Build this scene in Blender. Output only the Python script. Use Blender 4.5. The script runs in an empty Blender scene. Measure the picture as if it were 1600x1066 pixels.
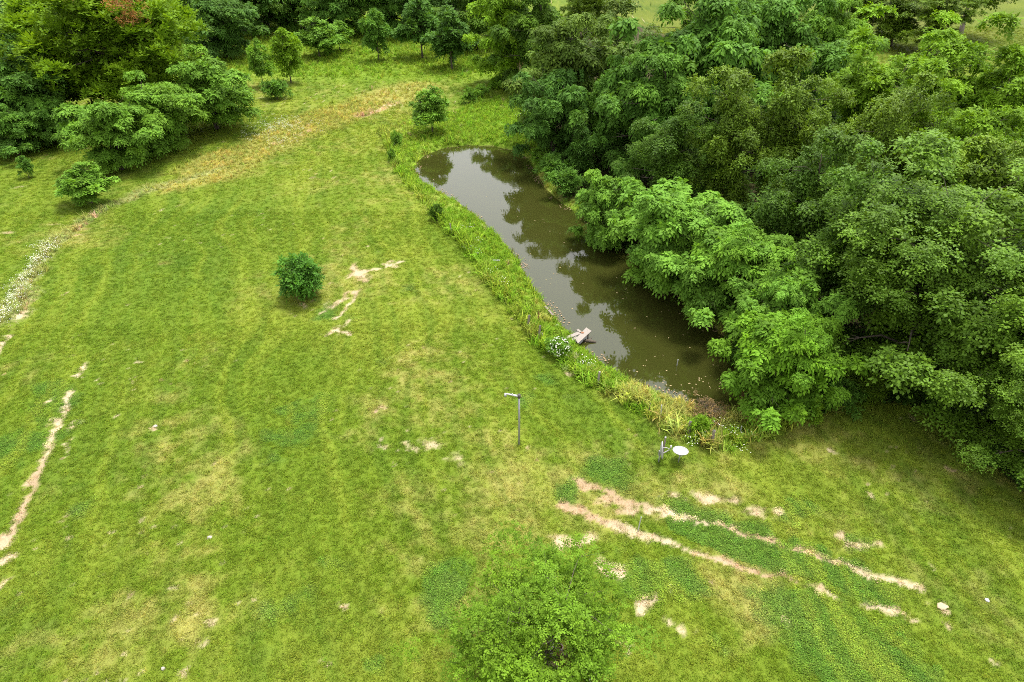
import bpy, math, random
import numpy as np
from mathutils import Vector, Matrix

# ------------------------------------------------------------------ camera, sky, sun, exposure
SC = bpy.context.scene
COL = SC.collection
CAM_H = 25.0
PITCH = math.radians(33.4)
FPX = 1600 * 24.0 / 36.0
cam_d = bpy.data.cameras.new('camera'); cam_d.lens = 24.0; cam_d.sensor_width = 36.0
cam_d.clip_start = 0.5; cam_d.clip_end = 3000
cam = bpy.data.objects.new('camera', cam_d); COL.objects.link(cam)
cam.location = (0, 0, CAM_H); cam.rotation_euler = (math.pi/2 - PITCH, 0, 0)
SC.camera = cam

SUN_EL, SUN_AZ = math.radians(73), math.radians(38)     # azimuth clockwise from +Y: veiled sun high beyond the wood
world = bpy.data.worlds.new('World'); SC.world = world; world.use_nodes = True
wn = world.node_tree; wn.nodes.clear()
w_sky = wn.nodes.new('ShaderNodeTexSky'); w_sky.sky_type = 'NISHITA'; w_sky.sun_disc = False
w_sky.sun_elevation = SUN_EL; w_sky.sun_rotation = SUN_AZ
w_sky.air_density = 1.0; w_sky.dust_density = 3.0; w_sky.ozone_density = 1.0
w_hsv = wn.nodes.new('ShaderNodeHueSaturation'); w_hsv.inputs['Saturation'].default_value = 0.06   # overcast: nearly grey sky
w_bg = wn.nodes.new('ShaderNodeBackground'); w_bg.inputs['Strength'].default_value = 0.13
w_out = wn.nodes.new('ShaderNodeOutputWorld')
wn.links.new(w_sky.outputs[0], w_hsv.inputs['Color']); wn.links.new(w_hsv.outputs[0], w_bg.inputs['Color'])
wn.links.new(w_bg.outputs[0], w_out.inputs['Surface'])
sun_d = bpy.data.lights.new('sun', 'SUN'); sun_d.energy = 1.5; sun_d.angle = math.radians(14); sun_d.color = (1.0, 0.955, 0.88)
sun = bpy.data.objects.new('sun', sun_d); COL.objects.link(sun)
sdir = Vector((math.sin(SUN_AZ)*math.cos(SUN_EL), math.cos(SUN_AZ)*math.cos(SUN_EL), math.sin(SUN_EL)))
sun.rotation_euler = (-sdir).to_track_quat('-Z', 'Y').to_euler()
SC.view_settings.view_transform = 'Standard'; SC.view_settings.look = 'None'
SC.view_settings.gamma = 1.0; SC.view_settings.use_curve_mapping = False
SC.view_settings.exposure = 1.58
SC.cycles.use_denoising = False      # keep the fine grain of leaves and grass
SC.cycles.filter_width = 1.0
SC.cycles.max_bounces = 5; SC.cycles.diffuse_bounces = 3; SC.cycles.glossy_bounces = 2
SC.cycles.transmission_bounces = 3; SC.cycles.transparent_max_bounces = 4

# ------------------------------------------------------------------ helpers
CP, SP = math.cos(PITCH), math.sin(PITCH)
def at(u, v, z=0.0):
    """ground position (world x, y at height z) of a point of the photograph (1600 x 1066 survey pixels)"""
    a, b = (u - 800) / FPX, (533 - v) / FPX
    d = (a, CP + b * SP, -SP + b * CP)
    t = (z - CAM_H) / d[2]
    return (d[0] * t, d[1] * t)
def ats(pts, z=0.0): return [at(u, v, z) for u, v in pts]

def hsh(ix, iy, seed):
    n = (ix.astype(np.int64) * 374761393 + iy.astype(np.int64) * 668265263 + seed * 1442695041) & 0xffffffff
    n = ((n ^ (n >> 13)) * 1274126177) & 0xffffffff
    n = (n ^ (n >> 16)) & 0xffffffff
    return n.astype(np.float64) / 4294967295.0
def vnoise(x, y, seed=0):
    ix, iy = np.floor(x), np.floor(y); fx, fy = x - ix, y - iy
    ix = ix.astype(np.int64); iy = iy.astype(np.int64)
    fx = fx*fx*(3-2*fx); fy = fy*fy*(3-2*fy)
    a = hsh(ix, iy, seed); b = hsh(ix+1, iy, seed); c = hsh(ix, iy+1, seed); d = hsh(ix+1, iy+1, seed)
    return (a*(1-fx)+b*fx)*(1-fy) + (c*(1-fx)+d*fx)*fy
def fbm(x, y, seed=0, octv=4, s=1.0):
    x = np.asarray(x, float) / s; y = np.asarray(y, float) / s
    t = 0; a = 0.5; n = 0
    for k in range(octv):
        t = t + a * vnoise(x + 17.3*k, y - 9.1*k, seed + 7*k); n += a; a *= 0.5; x = x*2.03; y = y*2.03
    return t / n
def sst(a, b, x):
    t = np.clip((x - a) / (b - a), 0, 1); return t*t*(3-2*t)

def seg_dist(x, y, pts, closed=False):
    """distance to a polyline, and the arc parameter (0..1) of the nearest point"""
    best = np.full(x.shape, 1e9); par = np.zeros(x.shape)
    P = list(pts) + ([pts[0]] if closed else [])
    n = len(P) - 1
    for i in range(n):
        ax, ay = P[i]; bx, by = P[i+1]
        dx, dy = bx-ax, by-ay; L = dx*dx+dy*dy + 1e-12
        t = np.clip(((x-ax)*dx + (y-ay)*dy) / L, 0, 1)
        d = np.hypot(x - ax - t*dx, y - ay - t*dy)
        m = d < best
        best = np.where(m, d, best); par = np.where(m, (i + t)/n, par)
    return best, par
def inside(x, y, pts):
    c = np.zeros(x.shape, bool); n = len(pts); j = n-1
    for i in range(n):
        xi, yi = pts[i]; xj, yj = pts[j]
        cond = ((yi > y) != (yj > y)) & (x < (xj-xi)*(y-yi)/((yj-yi) if yj != yi else 1e-9) + xi)
        c ^= cond; j = i
    return c
def sdf(x, y, pts):
    d, _ = seg_dist(x, y, pts, True); return np.where(inside(x, y, pts), -d, d)

def lin(r, g, b):
    f = lambda c: ((c/255+0.055)/1.055)**2.4 if c/255 > 0.04045 else c/255/12.92
    return np.array([f(r), f(g), f(b)])

def mesh_obj(name, verts, faces, mat, parent=None, smooth=False, attrs=None):
    me = bpy.data.meshes.new(name)
    me.from_pydata([tuple(v) for v in verts], [], [tuple(f) for f in faces]); me.update()
    if smooth: me.polygons.foreach_set('use_smooth', [True]*len(me.polygons))
    if mat: me.materials.append(mat)
    o = bpy.data.objects.new(name, me); COL.objects.link(o)
    if parent: o.parent = parent
    return o
def np_mesh(name, V, Fq, mat, smooth=False):
    """mesh from numpy arrays, Fq of shape (n, k)"""
    me = bpy.data.meshes.new(name)
    k = Fq.shape[1]
    me.vertices.add(len(V)); me.vertices.foreach_set('co', np.ascontiguousarray(V, dtype=np.float32).ravel())
    me.loops.add(Fq.size); me.loops.foreach_set('vertex_index', np.ascontiguousarray(Fq, dtype=np.int32).ravel())
    me.polygons.add(len(Fq)); me.polygons.foreach_set('loop_start', np.arange(0, Fq.size, k, dtype=np.int32))
    me.polygons.foreach_set('loop_total', np.full(len(Fq), k, dtype=np.int32))
    if smooth: me.polygons.foreach_set('use_smooth', np.ones(len(Fq), dtype=bool))
    if mat: me.materials.append(mat)
    me.update(calc_edges=True)
    return me
def point_attr(me, name, data, typ):
    at_ = me.attributes.new(name, typ, 'POINT')
    if typ == 'FLOAT_COLOR':
        d = np.ones((len(data), 4), np.float32); d[:, :3] = data; at_.data.foreach_set('color', d.ravel())
    elif typ == 'FLOAT_VECTOR': at_.data.foreach_set('vector', np.ascontiguousarray(data, np.float32).ravel())
    else: at_.data.foreach_set('value', np.ascontiguousarray(data, np.float32).ravel())
def thing(name, label, cat, loc=(0, 0, 0), group=None, rz=0.0):
    o = bpy.data.objects.new(name, None); COL.objects.link(o); o.empty_display_size = 0.3
    o.location = loc; o.rotation_euler = (0, 0, rz)
    return tag(o, label, cat, group)
def tag(o, label=None, cat=None, group=None, kind=None):
    if label: o['label'] = label
    if cat: o['category'] = cat
    if group: o['group'] = group
    if kind: o['kind'] = kind
    return o
def child(name, me, parent, loc=None, scale=None, color=None):
    o = bpy.data.objects.new(name, me); COL.objects.link(o); o.parent = parent
    if loc is not None: o.location = loc
    if scale is not None: o.scale = scale
    if color is not None: o.color = (*color, 1)
    return o

class MB:
    """collects boxes and tubes into one mesh"""
    def __init__(s): s.v = []; s.f = []
    def box(s, c, size, M=None, jitter=0.0):
        b = len(s.v); hx, hy, hz = size[0]/2, size[1]/2, size[2]/2
        for dz in (-1, 1):
            for dx, dy in ((-1,-1),(1,-1),(1,1),(-1,1)):
                p = Vector((dx*hx, dy*hy, dz*hz)) + Vector([random.uniform(-jitter, jitter) for _ in range(3)])
                if M: p = M @ p
                s.v.append(p + Vector(c))
        s.f += [(b+3,b+2,b+1,b),(b+4,b+5,b+6,b+7),(b,b+1,b+5,b+4),(b+1,b+2,b+6,b+5),(b+2,b+3,b+7,b+6),(b+3,b,b+4,b+7)]
        return s
    def tube(s, pts, rad, n=8, cap=True):
        pts = [Vector(p) for p in pts]; rings = []
        for i, p in enumerate(pts):
            d = (pts[min(i+1, len(pts)-1)] - pts[max(i-1, 0)]).normalized()
            a = d.cross(Vector((0, 0, 1)) if abs(d.z) < 0.95 else Vector((1, 0, 0))).normalized(); b = d.cross(a)
            r = rad[i] if isinstance(rad, (list, tuple)) else rad
            ring = []
            for k in range(n):
                t = 2*math.pi*k/n; s.v.append(p + a*(r*math.cos(t)) + b*(r*math.sin(t))); ring.append(len(s.v)-1)
            rings.append(ring)
        for r0, r1 in zip(rings, rings[1:]):
            for k in range(n): s.f.append((r0[k], r0[(k+1) % n], r1[(k+1) % n], r1[k]))
        if cap: s.f.append(tuple(reversed(rings[0]))); s.f.append(tuple(rings[-1]))
        return s
    def mesh(s, name, mat, smooth=False):
        me = bpy.data.meshes.new(name); me.from_pydata([tuple(v) for v in s.v], [], s.f); me.update()
        if smooth: me.polygons.foreach_set('use_smooth', [True]*len(me.polygons))
        me.materials.append(mat); return me
    def build(s, name, mat, parent=None, smooth=False):
        o = bpy.data.objects.new(name, s.mesh(name, mat, smooth)); COL.objects.link(o)
        if parent: o.parent = parent
        return o

# ------------------------------------------------------------------ materials
def new_mat(name):
    m = bpy.data.materials.new(name); m.use_nodes = True; nt = m.node_tree; nt.nodes.clear()
    out = nt.nodes.new('ShaderNodeOutputMaterial'); return m, nt, out
def N(nt, t, **kw):
    n = nt.nodes.new(t)
    for k, v in kw.items():
        if k.startswith('i_'): n.inputs[k[2:]].default_value = v
        else: setattr(n, k, v)
    return n
def mathn(nt, op, a, b=None, clamp=False):
    n = N(nt, 'ShaderNodeMath', operation=op, use_clamp=clamp)
    for i, x in enumerate((a, b)):
        if x is None: continue
        if isinstance(x, (int, float)): n.inputs[i].default_value = x
        else: nt.links.new(x, n.inputs[i])
    return n.outputs[0]
def mixc(nt, fac, a, b, mode='MIX'):
    n = N(nt, 'ShaderNodeMix', data_type='RGBA', blend_type=mode)
    for s, x in ((n.inputs[0], fac), (n.inputs[6], a), (n.inputs[7], b)):
        if isinstance(x, (int, float)): s.default_value = x
        elif isinstance(x, (tuple, list)): s.default_value = (*x[:3], 1)
        else: nt.links.new(x, s)
    return n.outputs[2]

def mat_simple(name, color, rough=0.7, noise=0.15, scale=12.0, metal=0.0, bump=0.0, streak=None):
    m, nt, out = new_mat(name)
    tc = N(nt, 'ShaderNodeTexCoord'); vec = tc.outputs['Object']
    if streak:
        mp = N(nt, 'ShaderNodeMapping'); mp.inputs['Scale'].default_value = streak; nt.links.new(vec, mp.inputs[0]); vec = mp.outputs[0]
    nz = N(nt, 'ShaderNodeTexNoise', i_Scale=scale, i_Detail=5.0, i_Roughness=0.6); nt.links.new(vec, nz.inputs['Vector'])
    k = mathn(nt, 'MULTIPLY_ADD', nz.outputs[0], 2*noise*2); k.node.inputs[2].default_value = 1 - 2*noise
    col = mixc(nt, 1.0, tuple(color), k, 'MULTIPLY')
    p = N(nt, 'ShaderNodeBsdfPrincipled', i_Roughness=rough, i_Metallic=metal)
    nt.links.new(col, p.inputs['Base Color'])
    if bump:
        bp = N(nt, 'ShaderNodeBump', i_Strength=bump, i_Distance=0.01); nt.links.new(nz.outputs[0], bp.inputs['Height']); nt.links.new(bp.outputs[0], p.inputs['Normal'])
    nt.links.new(p.outputs[0], out.inputs[0]); return m

def mat_leaf(name, use='object', gloss=0.25, rough=0.5, transl=0.3):
    """foliage; its colour is the plant's own (object colour) or the colour of the sward a tuft grows in (instance attribute)"""
    m, nt, out = new_mat(name)
    if use == 'object':
        base = N(nt, 'ShaderNodeObjectInfo').outputs['Color']
        var = N(nt, 'ShaderNodeAttribute', attribute_name='lv').outputs['Fac']
        wm = N(nt, 'ShaderNodeAttribute', attribute_name='lw').outputs['Fac']
    else:
        base = N(nt, 'ShaderNodeAttribute', attribute_name='gcol', attribute_type='INSTANCER').outputs['Color']
        var = N(nt, 'ShaderNodeAttribute', attribute_name='lv').outputs['Fac']
        wm = N(nt, 'ShaderNodeAttribute', attribute_name='lw').outputs['Fac']
    k = mathn(nt, 'MULTIPLY_ADD', var, 1.0); k.node.inputs[2].default_value = 0.55
    c = mixc(nt, 1.0, base, k, 'MULTIPLY')
    c2 = mixc(nt, mathn(nt, 'MULTIPLY', wm, 0.55), c, mixc(nt, 1.0, c, (1.5, 1.3, 0.7) if use == 'object' else (1.2, 1.12, 0.8), 'MULTIPLY'))
    p = N(nt, 'ShaderNodeBsdfPrincipled', i_Roughness=rough)
    p.inputs['Specular IOR Level'].default_value = gloss
    nt.links.new(c2, p.inputs['Base Color'])
    tr = N(nt, 'ShaderNodeBsdfTranslucent'); nt.links.new(mixc(nt, 1.0, c2, (1.35, 1.25, 0.6) if use == 'object' else (1.08, 1.12, 0.8), 'MULTIPLY'), tr.inputs[0])
    ms = N(nt, 'ShaderNodeMixShader'); ms.inputs[0].default_value = transl
    nt.links.new(p.outputs[0], ms.inputs[1]); nt.links.new(tr.outputs[0], ms.inputs[2]); nt.links.new(ms.outputs[0], out.inputs[0])
    return m
M_LEAF = mat_leaf('leaf', gloss=0.10, rough=0.6, transl=0.3)
M_LEAF_GLOSS = mat_leaf('leaf_glossy', gloss=0.14, rough=0.5, transl=0.26)
M_BLADE = mat_leaf('grass_blade', 'inst', gloss=0.08, rough=0.6, transl=0.38)
M_BARK = mat_simple('bark', (0.10, 0.078, 0.058), 0.9, 0.3, 6.0, bump=0.6, streak=(4, 4, 0.6))
M_BARK_PALE = mat_simple('bark_pale', (0.30, 0.25, 0.20), 0.9, 0.3, 6.0, bump=0.6, streak=(4, 4, 0.6))
M_WOOD = mat_simple('weathered_wood', (0.27, 0.235, 0.205), 0.85, 0.25, 9.0, bump=0.4, streak=(1, 9, 9))
M_POST = mat_simple('post_wood', (0.24, 0.20, 0.165), 0.9, 0.3, 9.0, bump=0.5, streak=(8, 8, 1))
M_WHITE = mat_simple('white_paint', (0.46, 0.45, 0.45), 0.5, 0.08, 7.0)
M_DISH = mat_simple('dish_grey', (0.36, 0.36, 0.37), 0.45, 0.06, 5.0)
M_STEEL = mat_simple('galvanised_steel', (0.33, 0.33, 0.34), 0.5, 0.12, 14.0, metal=0.3)
M_RUST = mat_simple('rust', (0.24, 0.10, 0.045), 0.85, 0.3, 15.0)
M_DARKMETAL = mat_simple('dark_metal', (0.07, 0.06, 0.055), 0.6, 0.2, 12.0)
M_STONE = mat_simple('stone', (0.38, 0.35, 0.29), 0.9, 0.2, 6.0, bump=0.5)
M_DEADLEAF = mat_simple('dead_leaf', (0.36, 0.28, 0.14), 0.8, 0.35, 3.0)
M_PETAL = mat_simple('petal', (0.72, 0.72, 0.62), 0.7, 0.1, 3.0)

# ------------------------------------------------------------------ the lie of the land
WL = -0.55
POND_PX = [(650,268),(654,254),(668,243),(694,233),(730,228),(772,230),(806,238),(824,250),(836,272),(850,296),(876,320),
    (912,342),(948,362),(990,398),(1040,438),(1080,476),(1112,512),(1145,548),(1172,586),(1190,618),(1182,632),(1150,637),(1112,637),(1076,628),(1042,616),
    (1006,602),(966,580),(936,560),(908,536),(884,510),(862,482),(842,456),(826,430),(814,408),(796,384),(764,354),(738,330),(716,314),(690,300),(664,284)]
POND = ats(POND_PX, WL)
FENCE_PX = [(598,205),(612,235),(625,268),(655,305),(690,345),(715,370),(740,400),(765,435),(795,472),(820,502),(840,528),(862,553),(895,573),(930,602),(972,622),(1012,648),(1035,660),(1065,680),(1112,695),(1160,688),(1225,664),(1290,640)]
FENCE = ats(FENCE_PX)
STRIP_L = ats([(345,262),(300,275),(240,292),(165,322),(120,350),(85,385),(50,430),(22,468),(0,498),(-60,560)])
STRIP_U = ats([(330,268),(370,245),(420,222),(470,200),(520,182),(570,165),(620,148),(655,135)])
WOOD_PX = [(1195,648),(1235,655),(1300,632),(1360,620),(1450,640),(1540,720),(1620,800),(1900,800),(1900,300),(1600,180),(1330,110),(1050,60),(980,35),(760,60),(790,115),(838,150),(836,200),(846,262),(880,305),(940,350),(1000,398),(1060,450),(1120,508),(1160,560)]
WOOD = ats(WOOD_PX)
def height(x, y):
    x = np.asarray(x, float); y = np.asarray(y, float)
    und = (fbm(x, y, 3, 3, 38.0) - 0.5) * 0.7 + (fbm(x, y, 5, 2, 9.0) - 0.5) * 0.10
    sd = sdf(x, y, POND)
    und = und * sst(0.5, 12, sd)
    far = np.maximum(0, y - 120) * 0.012
    h = und + far
    bank = sst(0.0, 1.5, sd)
    z = np.where(sd > 0, (WL - 0.06) * (1 - bank) + h * bank, WL - 0.06 - 0.9 * sst(0, 4, -sd))
    return z
def hz(x, y): return float(height(np.array([x]), np.array([y]))[0])

# ---- colour of the sward: ground colours (soil, straw, grass, clover), some shade painted in
A_GRASS = np.array([0.128, 0.190, 0.015]); A_GRASS2 = np.array([0.182, 0.228, 0.025]); A_DEEP = np.array([0.078, 0.146, 0.013])
A_CLOVER = np.array([0.076, 0.158, 0.022]); A_DRY = np.array([0.330, 0.300, 0.085]); A_STRAW = np.array([0.36, 0.305, 0.085])
A_SOIL = np.array([0.46, 0.375, 0.245]); A_SOIL2 = np.array([0.37, 0.265, 0.16]); A_LITTER = np.array([0.055, 0.042, 0.022]); A_LUSH = np.array([0.175, 0.285, 0.024]); A_MUD = np.array([0.13, 0.095, 0.05])

SOIL_STROKES = [   # survey points, half width in metres, strength
    ([(560,182),(590,173),(620,160)], 1.2, 0.8), ([(470,210),(482,205)], 0.9, 0.7), ([(400,235),(440,222)], 0.8, 0.62), ([(545,432),(565,425),(590,420)], 0.5, 0.95), ([(600,418),(628,408)], 0.35, 0.9), ([(505,523),(530,515),(548,520)], 0.3, 0.95), ([(520,500),(545,478),(560,455)], 0.25, 0.9),
    ([(904,751),(930,762),(958,772),(985,786),(1020,796),(1055,802)], 0.34, 1.15),
    ([(948,775),(970,785),(985,795)], 0.62, 0.75),
    ([(1040,800),(1110,815),(1165,832),(1200,843),(1250,857)], 0.22, 0.98),
    ([(1250,856),(1290,872),(1335,887),(1390,903),(1445,915)], 0.27, 1.0),
    ([(882,790),(915,803),(955,817),(1000,831),(1036,843)], 0.36, 1.25),
    ([(1030,841),(1090,858),(1150,878),(1205,896)], 0.24, 1.0),
    ([(1200,893),(1245,906),(1312,928)], 0.16, 0.95), ([(1352,942),(1385,950),(1412,958)], 0.26, 0.95), ([(1420,963),(1436,969)], 0.14, 1.0),
    ([(880,850),(905,845),(925,838)], 0.46, 0.92), ([(938,880),(955,890),(972,896)], 0.50, 0.92), ([(1170,797),(1218,800)], 0.46, 0.95),
    ([(1085,775),(1120,778),(1150,782)], 0.45, 0.80), ([(1040,768),(1060,772)], 0.25, 0.68), ([(880,584),(897,586)], 0.26, 1.1), ([(1000,955),(1012,945),(1022,935)], 0.36, 0.85),
    ([(1045,970),(1075,985)], 0.16, 0.7), ([(975,1002),(985,1015)], 0.22, 0.75), ([(1105,905),(1112,908)], 0.2, 0.75), ([(1312,838),(1320,830)], 0.2, 0.85), ([(1335,850),(1375,848)], 0.34, 0.9),
    ([(1355,768),(1362,774)], 0.24, 0.95), ([(1455,880),(1460,890)], 0.16, 0.85), ([(1470,943),(1480,949)], 0.17, 1.15), ([(1472,968),(1484,976)], 0.14, 0.9), ([(1545,1028),(1555,1032)], 0.22, 0.9),
    ([(1298,704),(1304,708)], 0.2, 0.9), ([(1380,700),(1384,703)], 0.16, 0.7), ([(1478,728),(1504,736)], 0.11, 0.7), ([(1225,962),(1232,975)], 0.22, 0.72), ([(1425,650),(1432,655)], 0.2, 0.75),
    ([(548,415),(560,428),(575,440)], 0.75, 0.78), ([(610,408),(620,418)], 0.45, 0.72), ([(510,520),(525,515),(545,500)], 0.42, 0.74), ([(520,480),(540,465)], 0.4, 0.68), ([(474,474),(480,478)], 0.22, 0.9), ([(500,490),(530,470),(545,455)], 0.3, 0.7),
    ([(137,562),(128,575),(118,586)], 0.2, 0.95), ([(110,608),(103,626),(93,656)], 0.22, 1.0), ([(92,656),(80,688),(66,718),(60,735)], 0.26, 1.05), ([(60,735),(48,758),(34,790),(22,815),(8,850)], 0.34, 1.1),
    ([(18,868),(0,880)], 0.3, 0.95), ([(8,905),(-5,920)], 0.25, 0.8), ([(118,655),(112,670)], 0.12, 0.85), ([(106,685),(101,712)], 0.13, 0.85), ([(72,630),(78,627)], 0.15, 0.9),
    ([(50,463),(38,485),(22,508),(0,538),(-20,570)], 0.20, 1.1), ([(92,462),(102,457)], 0.15, 0.85), ([(0,362),(20,362)], 0.4, 0.8), ([(150,338),(128,355),(118,368)], 0.22, 0.75),
    ([(213,563),(220,565)], 0.12, 1.1), ([(180,650),(186,647)], 0.14, 1.0), ([(227,728),(223,748)], 0.12, 0.75), ([(222,758),(220,760)], 0.12, 0.8),
    ([(584,644),(592,645)], 0.18, 0.85), ([(640,700),(655,703)], 0.2, 0.72), ([(535,943),(540,944)], 0.18, 0.9), ([(822,698),(826,700)], 0.2, 0.85), ([(602,637),(605,638)], 0.12, 0.85),
    ([(240,665),(245,667)], 0.13, 1.1), ([(335,720),(340,723)], 0.12, 1.1), ([(325,838),(331,837)], 0.13, 1.0), ([(650,690),(690,700),(720,725)], 0.9, 0.42), ([(1130,840),(1200,880)], 0.3, 0.35)]
for _s in SOIL_STROKES: _s[0][:] = ats(_s[0])
# broad areas: survey centre, radius in metres, weight
DEEP_BLOBS = [((1450,790),4.0,.9),((1520,930),3.5,.8),((1400,690),3.0,.7),((1560,1040),3.,.6),((1250,740),2.,.5),((120,430),5.,.6),((300,420),7.,.6),((330,340),8.,.5),((150,700),3.5,.6),((420,560),4.,.5),((60,950),3.,.6),((200,960),2.5,.4),((1000,680),2.5,.6),((940,650),2.5,.6),((480,980),2.5,.5),((620,700),2.,.4),((520,700),2.5,.5),((1450,640),3.,.9)]  # deeper green grass; the bottom-right blobs also paint shade onto the lawn
DRY_BLOBS = [((690,650),5.0,.75),((560,440),3.2,.55),((720,560),4.0,.45),((800,760),4.5,.6),((270,930),3.6,.7),((300,800),3.5,.5),((250,680),3.0,.4),((1180,950),2.6,.9),((1120,940),2.0,.5),((900,700),2.5,.35),((1280,700),3.2,.5),((1400,760),3,.45),((640,780),3.5,.5),((620,860),2.5,.4),((590,300),5,.35),((620,240),6,.35),((700,440),4,.4),((1100,760),2.5,.6),((930,800),1.8,.8),((1010,790),1.5,.7),((1500,900),3,.5),((650,160),8,.4),((100,380),6,.35),((780,830),2.5,.5),((1340,840),2,.5),((460,900),2,.25),((700,960),1.8,.5),((1560,960),2.5,.45)]
CLOVER_BLOBS = [((1290,1000),3.0,1.),((1230,960),2.4,.8),((1400,990),2.2,.7),((1180,835),1.6,1.),((1260,870),1.6,1.),((1340,905),1.4,.9),((1120,820),1.2,.8),((1370,850),1.5,.8),((1000,890),2.0,.8),((1060,900),1.8,.8),((960,850),1.4,.6),((860,600),1.4,.8),((820,625),1.2,.7),((690,920),1.4,1.),((700,960),1.0,.8),((480,640),2.6,.7),((455,690),2.4,.7),((90,620),3.0,.9),((40,690),3.0,.8),((130,790),2.5,.5),((150,480),4,.4),((520,490),2.0,.8),((600,560),1.8,.5),((520,880),1.6,.6),((440,950),2.6,.55),((600,1030),1.3,.8),((960,740),1.6,.7),((1060,800),1.6,.7),((900,770),1.3,.7),((1100,1000),1.5,.6),((1250,780),2.0,.7),((480,750),2.0,.4),((640,460),2,.5),((900,630),2.5,.4)]
for L in (DRY_BLOBS, CLOVER_BLOBS, DEEP_BLOBS):
    for i, (p, r, w) in enumerate(L): L[i] = (at(*p), r, w)

CLOVER_LINE = ats([(1062,818),(1150,848),(1240,877),(1320,905),(1385,925)])
CLOVER_POLY = ats([(1190,905),(1260,925),(1340,950),(1430,985),(1500,1010),(1490,1066),(1460,1120),(1240,1120),(1220,1000)])
def ground_fields(x, y):
    x = np.asarray(x, float); y = np.asarray(y, float)
    wx = x + (fbm(x, y, 11, 3, 2.2) - 0.5) * 2.2; wy = y + (fbm(x, y, 12, 3, 2.2) - 0.5) * 2.2
    F = {}
    F['sd'] = sdf(x, y, POND)
    dry = np.zeros(x.shape); clo = np.zeros(x.shape)
    for (c, r, w) in DRY_BLOBS: dry = np.maximum(dry, w * np.exp(-((wx-c[0])**2 + (wy-c[1])**2) / (r*r)))
    for (c, r, w) in CLOVER_BLOBS: clo = np.maximum(clo, w * np.exp(-((wx-c[0])**2 + (wy-c[1])**2) / (r*r)))
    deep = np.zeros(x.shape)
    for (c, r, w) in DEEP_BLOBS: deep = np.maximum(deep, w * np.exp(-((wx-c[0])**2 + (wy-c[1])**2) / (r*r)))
    dcl, _ = seg_dist(wx*.35 + x*.65, wy*.35 + y*.65, CLOVER_LINE); clo = np.maximum(clo, 1.2*sst(0.95, 0.45, dcl))
    clo = np.maximum(clo, 1.0*sst(0.3, -0.6, sdf(wx + (fbm(x, y, 71, 3, 3.5)-.5)*4, wy + (fbm(x, y, 72, 3, 3.5)-.5)*4, CLOVER_POLY)))
    F['deep'] = deep
    n1 = fbm(x, y, 21, 4, 5.0); n2 = fbm(x, y, 22, 4, 1.1); n3 = fbm(x, y, 23, 5, 14.0); n4 = fbm(x, y, 24, 3, 0.45)
    F['dry'] = np.clip(sst(0.20, 0.98, dry*0.85 - 0.25*deep + (n1-0.5)*0.9 + (n2-0.5)*0.8 + (n4-.5)*0.55 + 0.16 + (n3-.5)*.5), 0, 1)
    F['clover'] = sst(0.36, 0.62, clo*0.85 + (n1-0.5)*0.35 + (n2-0.5)*0.45 + (n4-.5)*.2)
    soil = np.zeros(x.shape)
    rx = x + (n4 - 0.5) * 0.6 + (n2-0.5)*0.5; ry = y + (fbm(x, y, 25, 3, 0.5) - 0.5) * 0.6 + (fbm(x, y, 26, 3, 1.1)-0.5)*0.5
    for pts, w, k in SOIL_STROKES:
        bb = (min(p[0] for p in pts)-2*w-1, max(p[0] for p in pts)+2*w+1, min(p[1] for p in pts)-2*w-1, max(p[1] for p in pts)+2*w+1)
        m = (x > bb[0]) & (x < bb[1]) & (y > bb[2]) & (y < bb[3])
        if not m.any(): continue
        d, _ = seg_dist(rx[m], ry[m], pts); d = d/0.74
        soil[m] = np.maximum(soil[m], k * np.exp(-(d/w)**2 * 0.7))
    F['soil_raw'] = soil
    F['soil'] = sst(0.40, 0.84, soil + (n4 - 0.5) * 0.9 + (n2-.5)*.6) 
    # scattered small bare spots
    sp = fbm(x, y, 31, 2, 0.34) * (0.72 + 0.5*fbm(x, y, 32, 2, 7.0)); F['soil'] = np.maximum(F['soil'], 0.7*sst(0.875, 0.93, sp))
    dl, tl = seg_dist(wx, wy, STRIP_L); F['strip_l'] = sst(1.0, 0.4, dl + (n2-.5)*0.7)
    du, tu = seg_dist(x + (n1-.5)*5, y + (n1-.5)*5, STRIP_U); F['strip_u'] = sst(5.5, 2.2, du + (n2-.5)*3.5)
    df, tf = seg_dist(x, y, FENCE)
    F['fence'] = df
    F['bank'] = sst(4.6, 0.0, F['sd'])
    F['wood'] = sst(0.6, -1.2, sdf(wx, wy, WOOD))
    F['n1'], F['n2'], F['n3'], F['n4'] = n1, n2, n3, n4
    return F
_m0, _m1 = at(0, 900), at(135, 565); _ml = math.hypot(_m1[0]-_m0[0], _m1[1]-_m0[1]); MOW = ((_m1[0]-_m0[0])/_ml, (_m1[1]-_m0[1])/_ml)   # direction of mowing
BANK_POLY = FENCE[:] + ats([(1300,630),(1250,560),(1150,500),(1000,380),(900,300),(850,230),(830,160),(760,150),(700,180),(640,180)])
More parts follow.
